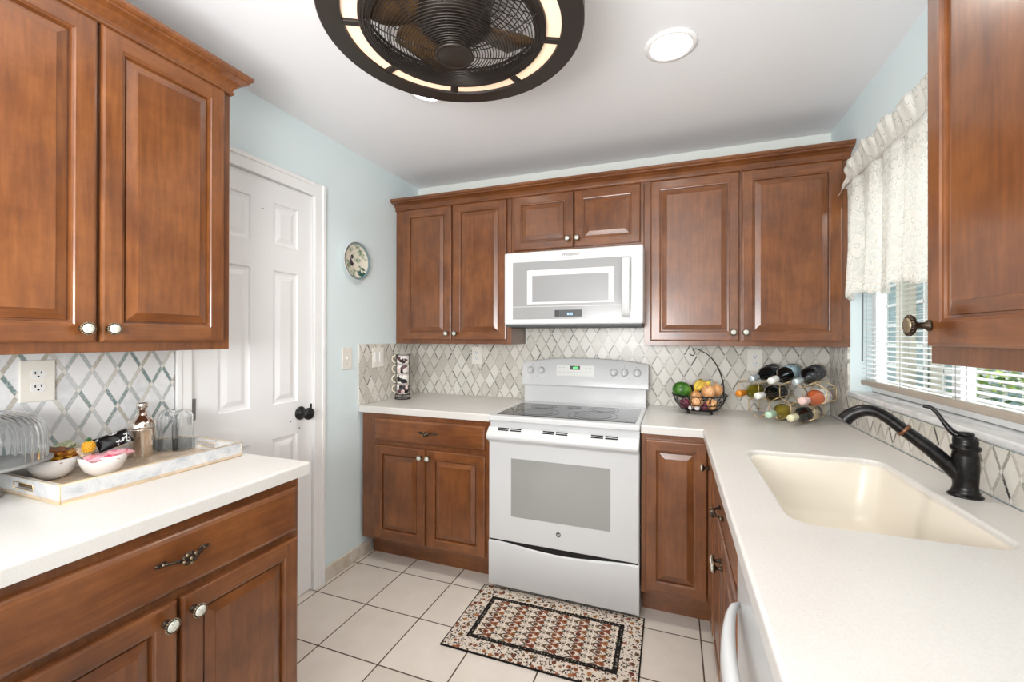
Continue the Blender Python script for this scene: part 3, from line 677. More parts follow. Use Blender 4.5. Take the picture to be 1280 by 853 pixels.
def bez(p, n=10):
    out = []
    for i in range(len(p)-1):
        p0, p1, p2, p3 = p[max(i-1, 0)], p[i], p[i+1], p[min(i+2, len(p)-1)]
        for k in range(n):
            t = k/n; out.append(tuple(.5*((2*b)+(-a+c)*t+(2*a-5*b+4*c-d)*t*t+(-a+3*b-3*c+d)*t**3) for a, b, c, d in zip(p0, p1, p2, p3)))
    out.append(tuple(p[-1])); return out
sp = bez([FP(.010, .050), FP(.060, .104), FP(.118, .154), FP(.165, .192), FP(.200, .200), FP(.232, .185), FP(.249, .166)], 8)
rr = [.0195-.004*min(1, i/20)+.004*max(0, (i-24)/24) for i in range(len(sp))]
spout = MB().tube(sp, rr, 14).build('spout', [FAUC], FA)
i0 = 16; a, bq = Vector(sp[i0]), Vector(sp[i0+1]); T = Matrix.Translation(a) @ (bq-a).to_track_quat('Z', 'Y').to_matrix().to_4x4()
MB().lathe([(.0001, -.004), (.0195, -.004), (.020, 0), (.0195, .004), (.0001, .004)], 20, 0, T).build('spout_ring', [solid('worn_copper', S(120, 82, 60), .35, .7)], spout)
lv = bez([(0, 0, .150), (-.020, .008, .160), (-.034, .016, .182), (-.047, .024, .208), (-.057, .030, .220), (-.070, .038, .223)], 6)
MB().tube(lv, [.011-.006*min(1, i/14) for i in range(len(lv))], 10).build('lever', [FAUC], FA)
MB().lathe([(.0001, .156), (.017, .156), (.018, .160), (.0155, .164), (.0001, .165)], 20).build('cap', [FAUC], FA)

# ================================================================== WALL PLATES
def outlet(x, z, face, w=.078, h=.122, lab='', two=True, name='wall_outlet', cat='outlet', kind='outlet', base=None):
    o = thing(name, lab, cat, base, {'b': RW, 'l': RL}[face])
    p = MB().box(-w/2, w/2, -.006, 0, -h/2, h/2, 0, .0025, 2).build('plate', [PLATEP], o)
    if kind == 'outlet':
        for s in (-1, 1):
            cz = s*.0195; q = MB()
            poly = []
            for i in range(24):
                a = 2*PI*i/24; poly.append((.0165*math.cos(a), max(-.0135, min(.0135, .0175*math.sin(a)))))
            q.prism(poly, 0, .0022, 0, FY(0, -.0055, cz)); q.build('receptacle', [PLASTW], p)
            sl = MB().box(-.0078, -.0055, -.0086, -.0078, cz+.0005, cz+.0085).box(.0055, .0075, -.0086, -.0078, cz+.0015, cz+.0085); sl.lathe([(.0001, 0), (.0026, 0), (.0026, .0008), (.0001, .0008)], 10, 0, FY(0, -.0078, cz-.0065)); sl.build('slot', [GAP], p)
    elif kind == 'switch':
        MB().box(-.005, .005, -.014, -.005, -.006, .010, 0, .0015).build('toggle', [PLASTW], p)
        MB().sphere((0, -.006, .030), .0028, 0, 8, (1, .4, 1)).sphere((0, -.006, -.030), .0028, 0, 8, (1, .4, 1)).build_split('screw', [STEEL], p)
    else:
        for s in (-1, 1): MB().box(s*.023-.015, s*.023+.015, -.010, -.005, -.032, .032, 0, .002).build('rocker', [PLASTW], p)
    return o
outlet(0, 0, 'l', lab='ivory duplex outlet on the mosaic above the marble tray', base=(.0085, -2.043, 1.190))
outlet(0, 0, 'b', lab='ivory duplex outlet on the mosaic left of the range', base=(.4825, -.0085, 1.195))
outlet(0, 0, 'b', lab='white duplex outlet on the mosaic above the wine rack', base=(2.187, -.0085, 1.196))
outlet(0, 0, 'l', .11, .125, 'double white rocker switch on the mosaic beside the mug rack', name='rocker_switch', cat='light switch', kind='rocker', base=(.0085, -.475, 1.193))
outlet(0, 0, 'l', .076, .125, 'ivory toggle light switch on the aqua wall beside the door', name='light_switch', cat='light switch', kind='switch', base=(.001, -.745, 1.198))
# decorative plate
m, nt, b = newmat('painted_plate', S(226, 222, 206), .15); tc, x, y, z = coords(nt)
r = (x*x+y*y).sq()
pa = noise(nt, tc, 26, 4, .6, .5); pb = noise(nt, vec(nt, x+3.0, y, z), 34, 3)
c = ramp(nt, pa, [(.30, S(70, 96, 84)), (.40, S(150, 168, 140)), (.50, S(228, 222, 206)), (.72, S(232, 226, 212)), (.85, S(206, 180, 160))])
spot = ((x+.028)*(x+.028)+(y-.0)*(y-.0)*.22).sq().lt(.016)*pb.gt(.46)
spot2 = ((x-.045)*(x-.045)+(y+.055)*(y+.055)).sq().lt(.032)*pb.gt(.47)
c = mixc(nt, spot, c, S(58, 48, 66)); c = mixc(nt, spot2, c, S(52, 92, 84))
c = mixc(nt, r.gt(.097), c, S(120, 142, 146)); nt.links.new(c, b.inputs['Base Color'])
PL = thing('decorative_plate', 'round painted porcelain plate hung on the aqua wall beside the door', 'plate', (.001, -.688, 1.766), RL)
T = AY(0, 0, 0)
MB().lathe([(.0001, .004), (.055, .004), (.060, 0), (.066, .002), (.092, .014), (.110, .024), (.112, .027), (.108, .028), (.090, .020), (.070, .012), (.0001, .010)], 40, 0, T).build('plate_body', [WHITEC], PL)
f = MB().lathe([(.0001, .0), (.070, .002), (.090, .010), (.109, .019)], 40, 0, None, True, None, False).build('painted_face', [m], PL); f.matrix_local = T @ Matrix.Translation((0, 0, .0108)); f['label'] = 'painted floral scene'

# ================================================================== CEILING LIGHTS
for (x, y, lab) in ((1.752, -1.032, 'round recessed ceiling light with white trim, right of the fan'), (.752, -1.09, 'recessed ceiling light half hidden behind the fan rim')):
    t = thing('recessed_light', lab, 'ceiling light', (x, y, ZC), 0, 'recessed ceiling lights')
    MB().lathe([(.074, -.0005), (.094, -.0005), (.093, -.006), (.080, -.010), (.074, -.008)], 40, 0, None, True, None, False).build('trim_ring', [TRIMM], t)
    MB().lathe([(.0001, -.0035), (.0745, -.0035), (.0745, -.001), (.0001, -.001)], 40).build('lens', [LAMPW], t)
    d = bpy.data.lights.new('can_glow', 'SPOT'); d.energy = 22; d.spot_size = 2.4; d.spot_blend = 1; d.shadow_soft_size = .07; d.color = (1, .95, .88)
    l = bpy.data.objects.new('can_glow', d); COL.objects.link(l); l.location = (x, y, ZC-.02)

# ================================================================== CAGED FAN
FN = thing('caged_ceiling_fan', 'dark bronze caged ceiling fan with a lit segmented ring', 'ceiling fan', (1.169, -1.635, 0))
FZ = 2.20; RO = .372
MB().lathe([(.308, FZ+.006), (.310, FZ), (RO-.004, FZ), (RO, FZ+.004), (RO, FZ+.052), (RO-.008, FZ+.056), (RO-.008, FZ+.012), (.312, FZ+.012), (.308, FZ+.006)], 72, 0, None, True, None, False).build('outer_ring', [FANB], FN)
smooth_by_angle(FN.children[0], 30)
MB().lathe([(.232, FZ-.004), (.262, FZ-.004), (.266, FZ), (.266, FZ+.05), (.262, FZ+.05), (.258, FZ+.006), (.240, FZ+.004), (.232, FZ-.004)], 72, 0, None, True, None, False).build('inner_ring', [FANB], FN); smooth_by_angle(FN.children[1], 30)
for i in range(8):
    a0 = 2*PI*(i+.5)/8+.04+.10; a1 = a0+2*PI/8-.09; V = []; F = []
    for k in range(9):
        a = a0+(a1-a0)*k/8
        for r_, z in ((.2665, FZ+.008), (.3095, FZ+.008), (.3095, FZ+.011), (.2665, FZ+.011)): V.append((r_*math.cos(a), r_*math.sin(a), z))
    F = [(k*4+j, (k+1)*4+j, (k+1)*4+(j+1) % 4, k*4+(j+1) % 4) for k in range(8) for j in range(4)]+[(0, 1, 2, 3), (35, 34, 33, 32)]
    MB().add(V, F).build('light_panel', [LAMPC], FN)
    am = (a1+2*PI/8-.09+0)/1; am = a0-.045
    T = Matrix.Rotation(am, 4, 'Z'); MB().box(.26, .315, -.010, .010, FZ+.002, FZ+.014, 0, .001, 1, T).build('ring_bracket', [FANB], FN)
# lower basket: concentric wires on a shallow dome + radial wires, hub disc
def cz(r): return FZ-.062+.062*(max(0, r-.03)/.235)**2.2
cg = MB()
for i in range(26):
    r_ = .058+i*.0080; cg.tube([(r_*math.cos(2*PI*k/56), r_*math.sin(2*PI*k/56), cz(r_)) for k in range(56)], .00145, 5, 0, True)
for i in range(10):
    a = 2*PI*i/10; cg.tube([((.05+k*.0215)*math.cos(a), (.05+k*.0215)*math.sin(a), cz(.05+k*.0215)+.003) for k in range(11)], .0018, 5)
cg.build('wire_cage', [FANW], FN)
hb = MB().lathe([(.0001, FZ-.068), (.044, FZ-.068), (.047, FZ-.066), (.050, FZ-.069), (.054, FZ-.069), (.056, FZ-.064), (.052, FZ-.058), (.0001, FZ-.058)], 40).build('hub_cap', [FANB], FN)
# drum, blades, motor, upper cage
MB().lathe([(.2605, FZ+.05), (.2605, FZ+.060), (.2575, FZ+.060), (.2575, FZ+.05), (.2605, FZ+.05)], 60, 0, None, True, None, False).build('drum_band', [FANB], FN)
ug = MB()
for i in range(11):
    r_ = .06+i*.0195; ug.tube([(r_*math.cos(2*PI*k/48), r_*math.sin(2*PI*k/48), FZ+.118) for k in range(48)], .0016, 5, 0, True)
for i in range(36):
    a = 2*PI*i/36; ug.tube([(.05*math.cos(a), .05*math.sin(a), FZ+.121), (.262*math.cos(a), .262*math.sin(a), FZ+.119), (.262*math.cos(a), .262*math.sin(a), FZ+.05)], .0014, 5)
ug.build('upper_cage', [FANW], FN)
MB().lathe([(.0001, FZ+.012), (.075, FZ+.012), (.105, FZ+.026), (.110, FZ+.085), (.085, FZ+.125), (.03, FZ+.13), (.03, ZC-.04), (.065, ZC-.03), (.072, ZC-.0005), (.0001, ZC-.0005)], 36).build('motor', [FANB], FN)
for i in range(4):
    a = 2*PI*i/4-.62; bl = MB(); V = []; F = []
    for k in range(9):
        t = k/8; r_ = .085+t*.160; w0 = .045+.058*math.sin(min(1, t*1.2)*PI*.62); tw = .45-.1*t
        for s in (-1, 0, 1):
            for th in (0, .004): V.append((r_, s*w0*math.cos(tw), FZ+.052+s*w0*math.sin(tw)+th-.004*abs(s)))
    for k in range(8):
        q = k*6
        F += [(q, q+2, q+8, q+6), (q+2, q+4, q+10, q+8), (q+1, q+7, q+9, q+3), (q+3, q+9, q+11, q+5), (q, q+6, q+7, q+1), (q+4, q+5, q+11, q+10)]
    F += [(0, 1, 3, 2), (2, 3, 5, 4), (48, 50, 51, 49), (50, 52, 53, 51)]
    bl.add(V, F, 0, True, Matrix.Rotation(a, 4, 'Z')); bl.build('blade', [BLADEM], FN)

# ================================================================== RUG
def rug_mat():
    m, nt, b = newmat('printed_floral_rug', S(220, 205, 188), .9, 0, .1); tc, x, y, z = coords(nt)
    hw, hh = .409, .24
    dx = hw-x.ab(); dy = hh-y.ab(); d = dx.mn(dy)
    cream = S(216, 204, 190); black = S(34, 30, 28)
    # floral border
    v1 = voro(nt, tc, 30, 'F1', .8); v1r = X(nt, None)
    vn = nt.nodes.new('ShaderNodeTexVoronoi'); vn.inputs['Scale'].default_value = 30; vn.inputs['Randomness'].default_value = .8; nt.links.new(tc, vn.inputs['Vector'])
    sep = nt.nodes.new('ShaderNodeSeparateColor'); nt.links.new(vn.outputs['Color'], sep.inputs[0]); rv = X(nt, sep.outputs[0])
    flow = ramp(nt, rv, [(0, S(140, 84, 58)), (.35, S(112, 66, 50)), (.55, S(120, 86, 52)), (.75, S(164, 112, 72)), (.9, S(96, 78, 60))], 'CONSTANT')
    sc = voro(nt, tc, 85, 'F1', 1.0); scn = noise(nt, tc, 110, 2)
    bord = mixc(nt, scn.gt(.575), cream, S(62, 52, 46))
    bord = mixc(nt, sc.lt(.24), bord, S(92, 74, 58)); bord = mixc(nt, v1.lt(.30), bord, flow); bord = mixc(nt, v1.lt(.09), bord, S(70, 40, 30))
    # triangle field
    cw, ch = .0985, .0405
    u = (x+hw-.018)/cw; vv = (y+hh)/ch
    fu = u.fr(); fv = vv.fr(); fw_ = (vv+.5).fr()
    zig = (fv*2.0-1.0).ab(); zg2 = (fw_*2.0-1.0).ab()
    def dot(cu, f_, R):
        du = (fu-cu)*cw; dv = (f_-.5)*ch
        return (du*du+dv*dv).sq().lt(R)
    e1 = (zig-fu*2.5).ab().lt(.16)*fu.lt(.42); e2 = (zg2-(fu-.44)*2.9).ab().lt(.17)*fu.gt(.42)*fu.lt(.80); e3 = ((zig*.5+.42)-(fu-.40)*1.0).ab().lt(.035)*fu.gt(.78)
    fid = white(nt, vec(nt, u.fl(), vv.fl(), 2.0)); fid2 = white(nt, vec(nt, u.fl(), (vv+.5).fl(), 5.0))
    fcol = ramp(nt, fid, [(0, S(126, 74, 54)), (.35, S(108, 62, 48)), (.6, S(138, 92, 64)), (.8, S(110, 82, 58))], 'CONSTANT'); fcol2 = ramp(nt, fid2, [(0, S(142, 86, 56)), (.35, S(128, 74, 52)), (.7, S(156, 106, 70))], 'CONSTANT')
    f = mixc(nt, noise(nt, tc, 150, 2).gt(.585), cream, S(112, 100, 88))
    f = mixc(nt, e1.mx(e2).mx(e3), f, S(48, 42, 38))
    f = mixc(nt, dot(.11, fv, .0075), f, S(124, 96, 72)); f = mixc(nt, dot(.11, fv, .003), f, S(52, 42, 36))
    f = mixc(nt, dot(.36, fv, .0115), f, fcol); f = mixc(nt, dot(.36, fv, .0042), f, S(62, 38, 32)); f = mixc(nt, dot(.41, fw_, .0075), f, S(132, 80, 60))
    f = mixc(nt, dot(.60, fw_, .0125), f, fcol2); f = mixc(nt, dot(.60, fw_, .0045), f, S(90, 48, 36))
    f = mixc(nt, dot(.88, fv, .0120), f, S(130, 112, 92)); f = mixc(nt, dot(.88, fv, .0085), f, cream); f = mixc(nt, dot(.88, fv, .0055), f, S(60, 50, 44))
    f = mixc(nt, fu.gt(.965), f, S(226, 214, 200))
    # bands
    band = mixc(nt, voro(nt, tc, 70, 'F1', .2).lt(.36), black, S(134, 126, 114))
    c = mixc(nt, d.lt(.106), f, band); c = mixc(nt, d.lt(.084), c, bord); c = mixc(nt, d.lt(.006), c, black)
    nt.links.new(c, b.inputs['Base Color']); bump(nt, b, noise(nt, tc, 400, 2), .2, .001)
    return m
rg = MB().box(-.409, .409, -.24, .24, 0, .006, 0, .002, 2).build('floor_mat', [rug_mat()])
rg.location = (1.232, -.868, .0005); rg.rotation_euler = (0, 0, math.radians(.6)); tag(rg, 'rectangular floral printed kitchen mat in front of the range', 'rug')

# ================================================================== LEFT COUNTER: TRAY AND ITS LOAD
TX0, TX1, TY0, TY1 = .055, .382, -2.152, -1.684
TR = thing('serving_tray', 'white marbled rectangular tray with gold edges and handle slots', 'tray', (0, 0, .9145))
tr = MB(); tr.box(TX0, TX1, TY0, TY1, 0, .010, 1)
tr.build('tray_base', [TRAYM, TRAYF], TR)
H = .046; t = .009
side = MB().box(TX0, TX0+t, TY0, TY1, .010, H).box(TX1-t, TX1, TY0, TY1, .010, H)
xm = (TX0+TX1)/2
for ya, yb in ((TY0, TY0+t), (TY1-t, TY1)):
    side.box(TX0+t, xm-.045, ya, yb, .010, H).box(xm+.045, TX1-t, ya, yb, .010, H).box(xm-.045, xm+.045, ya, yb, .010, .018).box(xm-.045, xm+.045, ya, yb, .034, H)
side.build('tray_wall', [TRAYM], TR)
ge = MB(); q = .0010
P4 = [(TX0, TY0), (TX1, TY0), (TX1, TY1), (TX0, TY1)]
for z in (.001, H): ge.tube([(x, y, z) for x, y in P4], q, 6, 0, True)
for z in (H,): ge.tube([(x+t*(1 if x == TX0 else -1), y+t*(1 if y == TY0 else -1), z) for x, y in P4], q*.7, 6, 0, True)
for (x, y) in P4: ge.tube([(x, y, .001), (x, y, H)], q, 6)
for y in (TY0-.0003, TY1-t): ge.tube([(xm-.045, y, .018), (xm+.045, y, .018), (xm+.045, y, .034), (xm-.045, y, .034)], .0012, 6, 0, True)
ge.build('gold_edge', [GOLD], TR)
gs = MB()
for j, yy in enumerate((-2.10, -1.99, -1.88, -1.77)):
    for i in range(7): gs.box(.345, .368, yy+i*.011, yy+i*.011+.0028, .0101, .0105)
for i in range(8): gs.box(.12+i*.022, .1235+i*.022, -2.139, -2.118, .0101, .0105)
gs.build('gold_stripes', [GOLD], TR)
TZ = .9145+.0101
def bowl(loc, lab, r=.0545, h=.056):
    o = MB().lathe([(.0001, 0), (.020, 0), (.026, .003), (.041, .016), (.0505, .036), (r, h), (r-.0025, h+.001), (r-.005, h-.001), (.0475, .036), (.037, .018), (.022, .007), (.0001, .006)], 40).build('bowl', [WHITEC])
    o.location = loc; return tag(o, lab, 'bowl', 'snack bowls on the tray')
B1, B2 = (.135, -2.060, TZ), (.225, -1.990, TZ)
bowl(B1, 'white porcelain bowl of brown snack packets beside the glass dome'); bowl(B2, 'white porcelain bowl holding pink packets and a pineapple')
def packmat(name, stops, scale=38, rough=.25, metal=.2):
    m, nt, b = newmat(name, stops[0][1], rough, metal); tc, x, y, z = coords(nt)
    nt.links.new(ramp(nt, noise(nt, tc, scale, 3, .6), stops, 'CONSTANT'), b.inputs['Base Color']); return m
PK_BR = packmat('brown_gold_foil', [(0, S(90, 44, 20)), (.42, S(140, 82, 26)), (.56, S(206, 154, 46)), (.64, S(74, 32, 20))]); PK_BL = packmat('black_white_foil', [(0, S(20, 20, 22)), (.60, S(210, 210, 210)), (.66, S(30, 30, 32))], 46)
PK_PK = packmat('pink_foil', [(0, S(228, 140, 158)), (.42, S(238, 176, 186)), (.60, S(214, 84, 110)), (.68, S(240, 210, 214))]); PK_TAN = packmat('tan_foil', [(0, S(206, 178, 150)), (.5, S(222, 200, 178)), (.62, S(150, 110, 84))]); PK_GR = packmat('green_foil', [(0, S(170, 176, 140)), (.5, S(206, 204, 180)), (.6, S(120, 136, 96))])
def packet(loc, w, h, rot, mat, lab, grp='snack packets in the bowls'):
    """pillow bag with crimped ends"""
    V = []; F = []; nx, ny = 10, 8
    for s in (1, -1):
        for i in range(nx+1):
            for j in range(ny+1):
                u, v = -1+2*i/nx, -1+2*j/ny
                puff = (max(0, 1-abs(u)**2.5)*max(0, 1-abs(v)**3))**.6
                wr = .0012*math.sin(u*9+v*4)+.0009*math.sin(v*13)
                V.append((u*w/2*(1-.04*(1-abs(v))), v*h/2, s*(.0006+puff*.010)+wr))
    N = (nx+1)*(ny+1)
    for i in range(nx):
        for j in range(ny):
            a = i*(ny+1)+j; F.append((a, a+ny+1, a+ny+2, a+1)); F.append((N+a, N+a+1, N+a+ny+2, N+a+ny+1))
    for i in range(nx):
        for j in (0, ny): a = i*(ny+1)+j; F.append((a, N+a, N+a+ny+1, a+ny+1))
    for j in range(ny):
        for i in (0, nx): a = i*(ny+1)+j; F.append((a, a+1, N+a+1, N+a))
    o = MB().add(V, F, 0, True).build('snack_packet', [mat]); o.location = loc
    if len(rot) == 4: o.matrix_world = Matrix.Translation(loc) @ Vector(rot[:3]).to_track_quat('Z', 'Y').to_matrix().to_4x4() @ Matrix.Rotation(rot[3], 4, 'Z')
    else: o.rotation_euler = rot
    return tag(o, lab, 'snack packet', grp)
def off(B, x, y, z): return (B[0]+x, B[1]+y, B[2]+z)
packet(off(B1, .006, .008, .054), .085, .060, (.10, .05, .3), PK_BR, 'brown and gold foil packet lying lowest in the left bowl'); packet(off(B1, .012, .024, .062), .075, .050, (-.25, .2, 1.2), PK_BR, 'gold-striped brown packet at the right rim of the left bowl')
packet(off(B1, -.004, .016, .068), .080, .045, (.25, .15, .6), PK_BR, 'brown and gold packet topmost in the left bowl'); packet(off(B1, -.022, .032, .076), .060, .040, (.5, -.2, .9, .5), PK_GR, 'pale green packet standing at the back of the left bowl')
packet(off(B2, .026, -.018, .054), .070, .045, (.1, .1, 1.4), PK_PK, 'pink packet near the front rim of the right bowl'); packet(off(B2, .024, .026, .058), .062, .045, (-.1, .15, 1.8), PK_PK, 'pink packet beneath the black packet in the right bowl')
packet(off(B2, -.012, .030, .090), .080, .046, (.75, -.35, .62, .35), PK_BL, 'black packet with white print in the right bowl'); packet(off(B2, -.030, .060, .094), .034, .036, (.8, -.4, .4, .6), PK_TAN, 'tan packet between the black packet and the shaker')
packet(off(B2, -.038, -.020, .064), .045, .040, (.5, .2, 1.7), PK_TAN, 'tan packet behind the pineapple')
pa, nt, b = newmat('pineapple_skin', S(214, 160, 40), .45); tc, x, y, z = coords(nt)
PINE = thing('pineapple', 'small toy-like yellow pineapple with green crown in the right bowl', 'fruit', off(B2, -.012, -.028, .068)); PINE.scale = (.66, .66, .72)
pb = MB().lathe([(.0001, 0), (.010, .001), (.0175, .008), (.0200, .020), (.0185, .032), (.013, .041), (.006, .044), (.0001, .0445)], 20)
for r_ in range(6):
    z = .006+r_*.0066; rad = .0178+.0025*math.sin(PI*(r_+.5)/6)-(.003 if r_ in (0, 5) else 0)
    for k in range(11): a = 2*PI*(k+.5*(r_ % 2))/11; pb.sphere((rad*math.cos(a), rad*math.sin(a), z), .0036, 0, 6)
pb.build('pineapple_body', [pa], PINE)
lf = MB()
for k in range(16):
    a = k*2.4; tlt = .2+.55*((k % 4)/3); L = .017-.004*((k % 4)/3); d = Vector((math.cos(a)*math.sin(tlt), math.sin(a)*math.sin(tlt), math.cos(tlt)))
    p0 = Vector((0, 0, .043)); lf.tube([p0, p0+d*L*.5, p0+d*L+Vector((d.x, d.y, 0))*.004], [.0032, .0030, .0004], 5)
lf.build('crown_leaves', [solid('leaf_green', S(40, 92, 40), .5)], PINE)
SH = thing('cocktail_shaker', 'polished steel cocktail shaker standing on the tray', 'shaker', (.098, -1.822, TZ))
MB().lathe([(.0001, 0), (.032, 0), (.0325, .003), (.0365, .088), (.037, .0905), (.0001, .0905)], 36).build('cup', [CHROME], SH)
MB().lathe([(.0372, .091), (.0375, .096), (.0355, .108), (.028, .121), (.018, .130), (.0135, .136), (.0125, .158), (.0001, .158)], 36).build('lid', [CHROME], SH)
MB().lathe([(.0001, .1585), (.0145, .1585), (.0155, .161), (.0155, .173), (.0135, .176), (.0001, .177)], 28).build('cap', [CHROME], SH)
for x, y, lab in ((.103, -1.7445, 'upturned ribbed glass tumbler just right of the shaker'), (.150, -1.7265, 'upturned ribbed glass tumbler nearest the tray handle')):
    o = MB().lathe([(.028, 0), (.0285, .001), (.0300, .065), (.0308, .103), (.0290, .122), (.022, .135), (.012, .141), (.0001, .142), (.0001, .134), (.019, .129), (.0270, .110), (.0280, .065), (.0265, .001)], 48, 0, None, True, lambda i, n: 1+.035*math.cos(10*2*PI*i/n), False).build('tumbler', [TUMBLER])
    o.location = (x, y, TZ); tag(o, lab, 'glass', 'upturned tumblers on the tray')
# cake stand with dome
CK = thing('cake_stand', 'ribbed glass cake dome on a dark-rimmed plate at the counter end', 'cake stand', (.150, -2.205, .9145))
MB().lathe([(.0001, 0), (.040, 0), (.041, .006), (.026, .014), (.018, .030), (.018, .060), (.035, .074), (.110, .080), (.128, .083), (.130, .087), (.126, .090), (.0001, .088)], 48).build('stand', [solid('stand_grey', S(140, 140, 138), .3)], CK)
MB().lathe([(.118, .0895), (.119, .092), (.117, .160), (.110, .184), (.092, .203), (.060, .213), (.0001, .217), (.0001, .213), (.058, .209), (.089, .199), (.106, .182), (.113, .160), (.115, .0895)], 320, 0, None, True, lambda i, n: 1+.014*math.cos(40*2*PI*i/n), False).build('dome', [DOMEG], CK)

# ================================================================== MUG RACK
MR = thing('mug_rack', 'black wire rack holding a stack of four printed mugs in the corner', 'mug rack', (.088, -.318, .9145))
w = MB()
w.tube([(.05*math.cos(2*PI*k/32), .05*math.sin(2*PI*k/32), .003) for k in range(32)], .003, 6, 0, True); w.tube([(.043*math.cos(2*PI*k/32), .043*math.sin(2*PI*k/32), .03) for k in range(32)], .0025, 6, 0, True)
for a in (.3, 2.2, 4.0, 5.2): c_, s_ = math.cos(a), math.sin(a); w.tube([(.052*c_, .052*s_, .003), (.0445*c_, .0445*s_, .03), (.0445*c_, .0445*s_, .29)], .0022, 6)
w.tube([(.0445*math.cos(2*PI*k/32), .0445*math.sin(2*PI*k/32), .29) for k in range(32)], .0025, 6, 0, True)
w.build('wire_frame', [BLACKW], MR)
MR['category'] = 'mug rack'
m, nt, b = newmat('mug_print', S(236, 232, 226), .25); tc, x, y, z = coords(nt); r_ = rndobj(nt)
p = voro(nt, vec(nt, x+r_*9.0, y, z), 42, 'F1', .9, 'Color') if False else noise(nt, vec(nt, x+r_*9.0, y, z*1.4), 30, 2, .5)
vv = nt.nodes.new('ShaderNodeTexVoronoi'); vv.distance = 'CHEBYCHEV'; vv.inputs['Scale'].default_value = 36; nt.links.new(vec(nt, x+r_*9.0, y, z), vv.inputs['Vector'])
sp_ = nt.nodes.new('ShaderNodeSeparateColor'); nt.links.new(vv.outputs['Color'], sp_.inputs[0])
c = ramp(nt, X(nt, sp_.outputs[0]), [(0, S(238, 232, 226)), (.52, S(40, 36, 38)), (.72, S(232, 206, 200)), (.86, S(90, 60, 62))], 'CONSTANT')
nt.links.new(mixc(nt, (z-.034).ab().lt(.026)*y.lt(.03), S(238, 232, 226), c), b.inputs['Base Color']); MUGM = m
for i, lab in enumerate(('white mug with black print at the bottom of the rack', 'white mug with black print second from the bottom of the rack', 'white mug with dark square print second from the top of the rack', 'white mug with black print at the top of the rack')):
    mg = thing('mug', lab, 'mug', (.088, -.318, .9145+.033+i*.0648), 0, 'mugs in the rack')
    MB().lathe([(.0001, 0), (.030, 0), (.034, .004), (.039, .014), (.040, .030), (.040, .064), (.038, .0645), (.037, .062), (.037, .03), (.034, .010), (.0001, .007)], 36).build('mug_body', [MUGM], mg)
    a = math.radians(205); hp = [(.039+.030*math.sin(PI*k/12)**.8, .034+.024*math.cos(PI*k/12)) for k in range(13)]
    MB().tube([(r0*math.cos(a), r0*math.sin(a), zz) for r0, zz in hp], .0045, 8).build('handle', [solid('mug_cream', S(232, 222, 200), .3) if i == 0 else bpy.data.materials['mug_cream']], mg)

# ================================================================== FRUIT BASKET
BC = (1.893, -.185, .9145)
FRUIT_SHIFT = None
FB = thing('fruit_basket', 'black wire fruit basket with a banana hook', 'basket', BC)
w = MB()
def ring(r_, z, rad=.0022): w.tube([(r_*math.cos(2*PI*k/48), r_*math.sin(2*PI*k/48), z) for k in range(48)], rad, 6, 0, True)
ring(.138, .100, .003); ring(.118, .052); ring(.092, .022, .0025); ring(.05, .018); ring(.02, .018)
for i in range(16):
    a = 2*PI*i/16; c_, s_ = math.cos(a), math.sin(a); w.tube([(.0, .0, .018), (.05*c_, .05*s_, .018), (.092*c_, .092*s_, .022), (.118*c_, .118*s_, .052)] if i % 2 == 0 else [(.05*c_, .05*s_, .018), (.092*c_, .092*s_, .022), (.118*c_, .118*s_, .052), (.138*c_, .138*s_, .100)], .0017, 5)
for i in range(18):                                             # circles between the upper rings
    a = 2*PI*i/18; pts = []
    for k in range(16):
        q = 2*PI*k/16; u, v = .0225*math.cos(q), .023*math.sin(q); rr_ = .128+.0095*math.sin(q); aa = a+u/.128; pts.append((rr_*math.cos(aa), rr_*math.sin(aa), .076+v))
    w.tube(pts, .0015, 5, 0, True)
for i in range(4):
    a = 2*PI*(i+.5)/4; w.sphere((.08*math.cos(a), .08*math.sin(a), .009), .009, 0, 8)
w.build('wire_bowl', [BLACKW], FB)
hk = MB()
for s in (-1, 1):
    hk.tube(bez([(.125, .050+s*.012, .080), (.122, .050+s*.012, .16), (.098, .046+s*.010, .24), (.055, .042+s*.006, .305), (.0, .040+s*.002, .340), (-.022, .040, .345)], 6), .0028, 6)
hk.tube(bez([(-.022, .040, .345), (-.030, .040, .340), (-.022, .040, .322), (-.028, .040, .308), (-.042, .040, .312), (-.048, .040, .322)], 5), .0026, 6)
hk.build('banana_hook', [BLACKW], FB)
def fruit(name, lab, cat, p, r_, sc, mat, rot=(0, 0, 0), grp=None, stem=None):
    o = MB().sphere((0, 0, 0), r_, 0, 24, sc).build(name, [mat]); o.location = (BC[0]+p[0], BC[1]+p[1], BC[2]+p[2]); o.rotation_euler = rot
    return tag(o, lab, cat, grp)
def skin(name, stops, sc=(20, 20, 4), rough=.4):
    m, nt, b = newmat(name, stops[0][1], rough); tc, x, y, z = coords(nt)
    a = y.at2(x); nt.links.new(ramp(nt, noise(nt, vec(nt, x*sc[0], y*sc[1], z*sc[2]), 2, 4), stops), b.inputs['Base Color']); return m
AVO = skin('green_mango_skin', [(.3, S(26, 60, 18)), (.5, S(58, 112, 30)), (.7, S(110, 150, 50))], (12, 12, 12), .3); DRK = skin('dark_avocado_skin', [(.3, S(24, 22, 20)), (.7, S(50, 44, 34))], (30, 30, 30), .45)
ONI = skin('yellow_onion_skin', [(.3, S(196, 124, 70)), (.5, S(224, 164, 108)), (.7, S(238, 200, 156))], (60, 60, 6), .3); RED = skin('red_onion_skin', [(.3, S(70, 22, 40)), (.55, S(112, 44, 66)), (.75, S(160, 96, 112))], (60, 60, 6), .3)
GAR = skin('garlic_skin', [(.3, S(214, 204, 200)), (.6, S(236, 230, 226))], (40, 40, 6), .5)
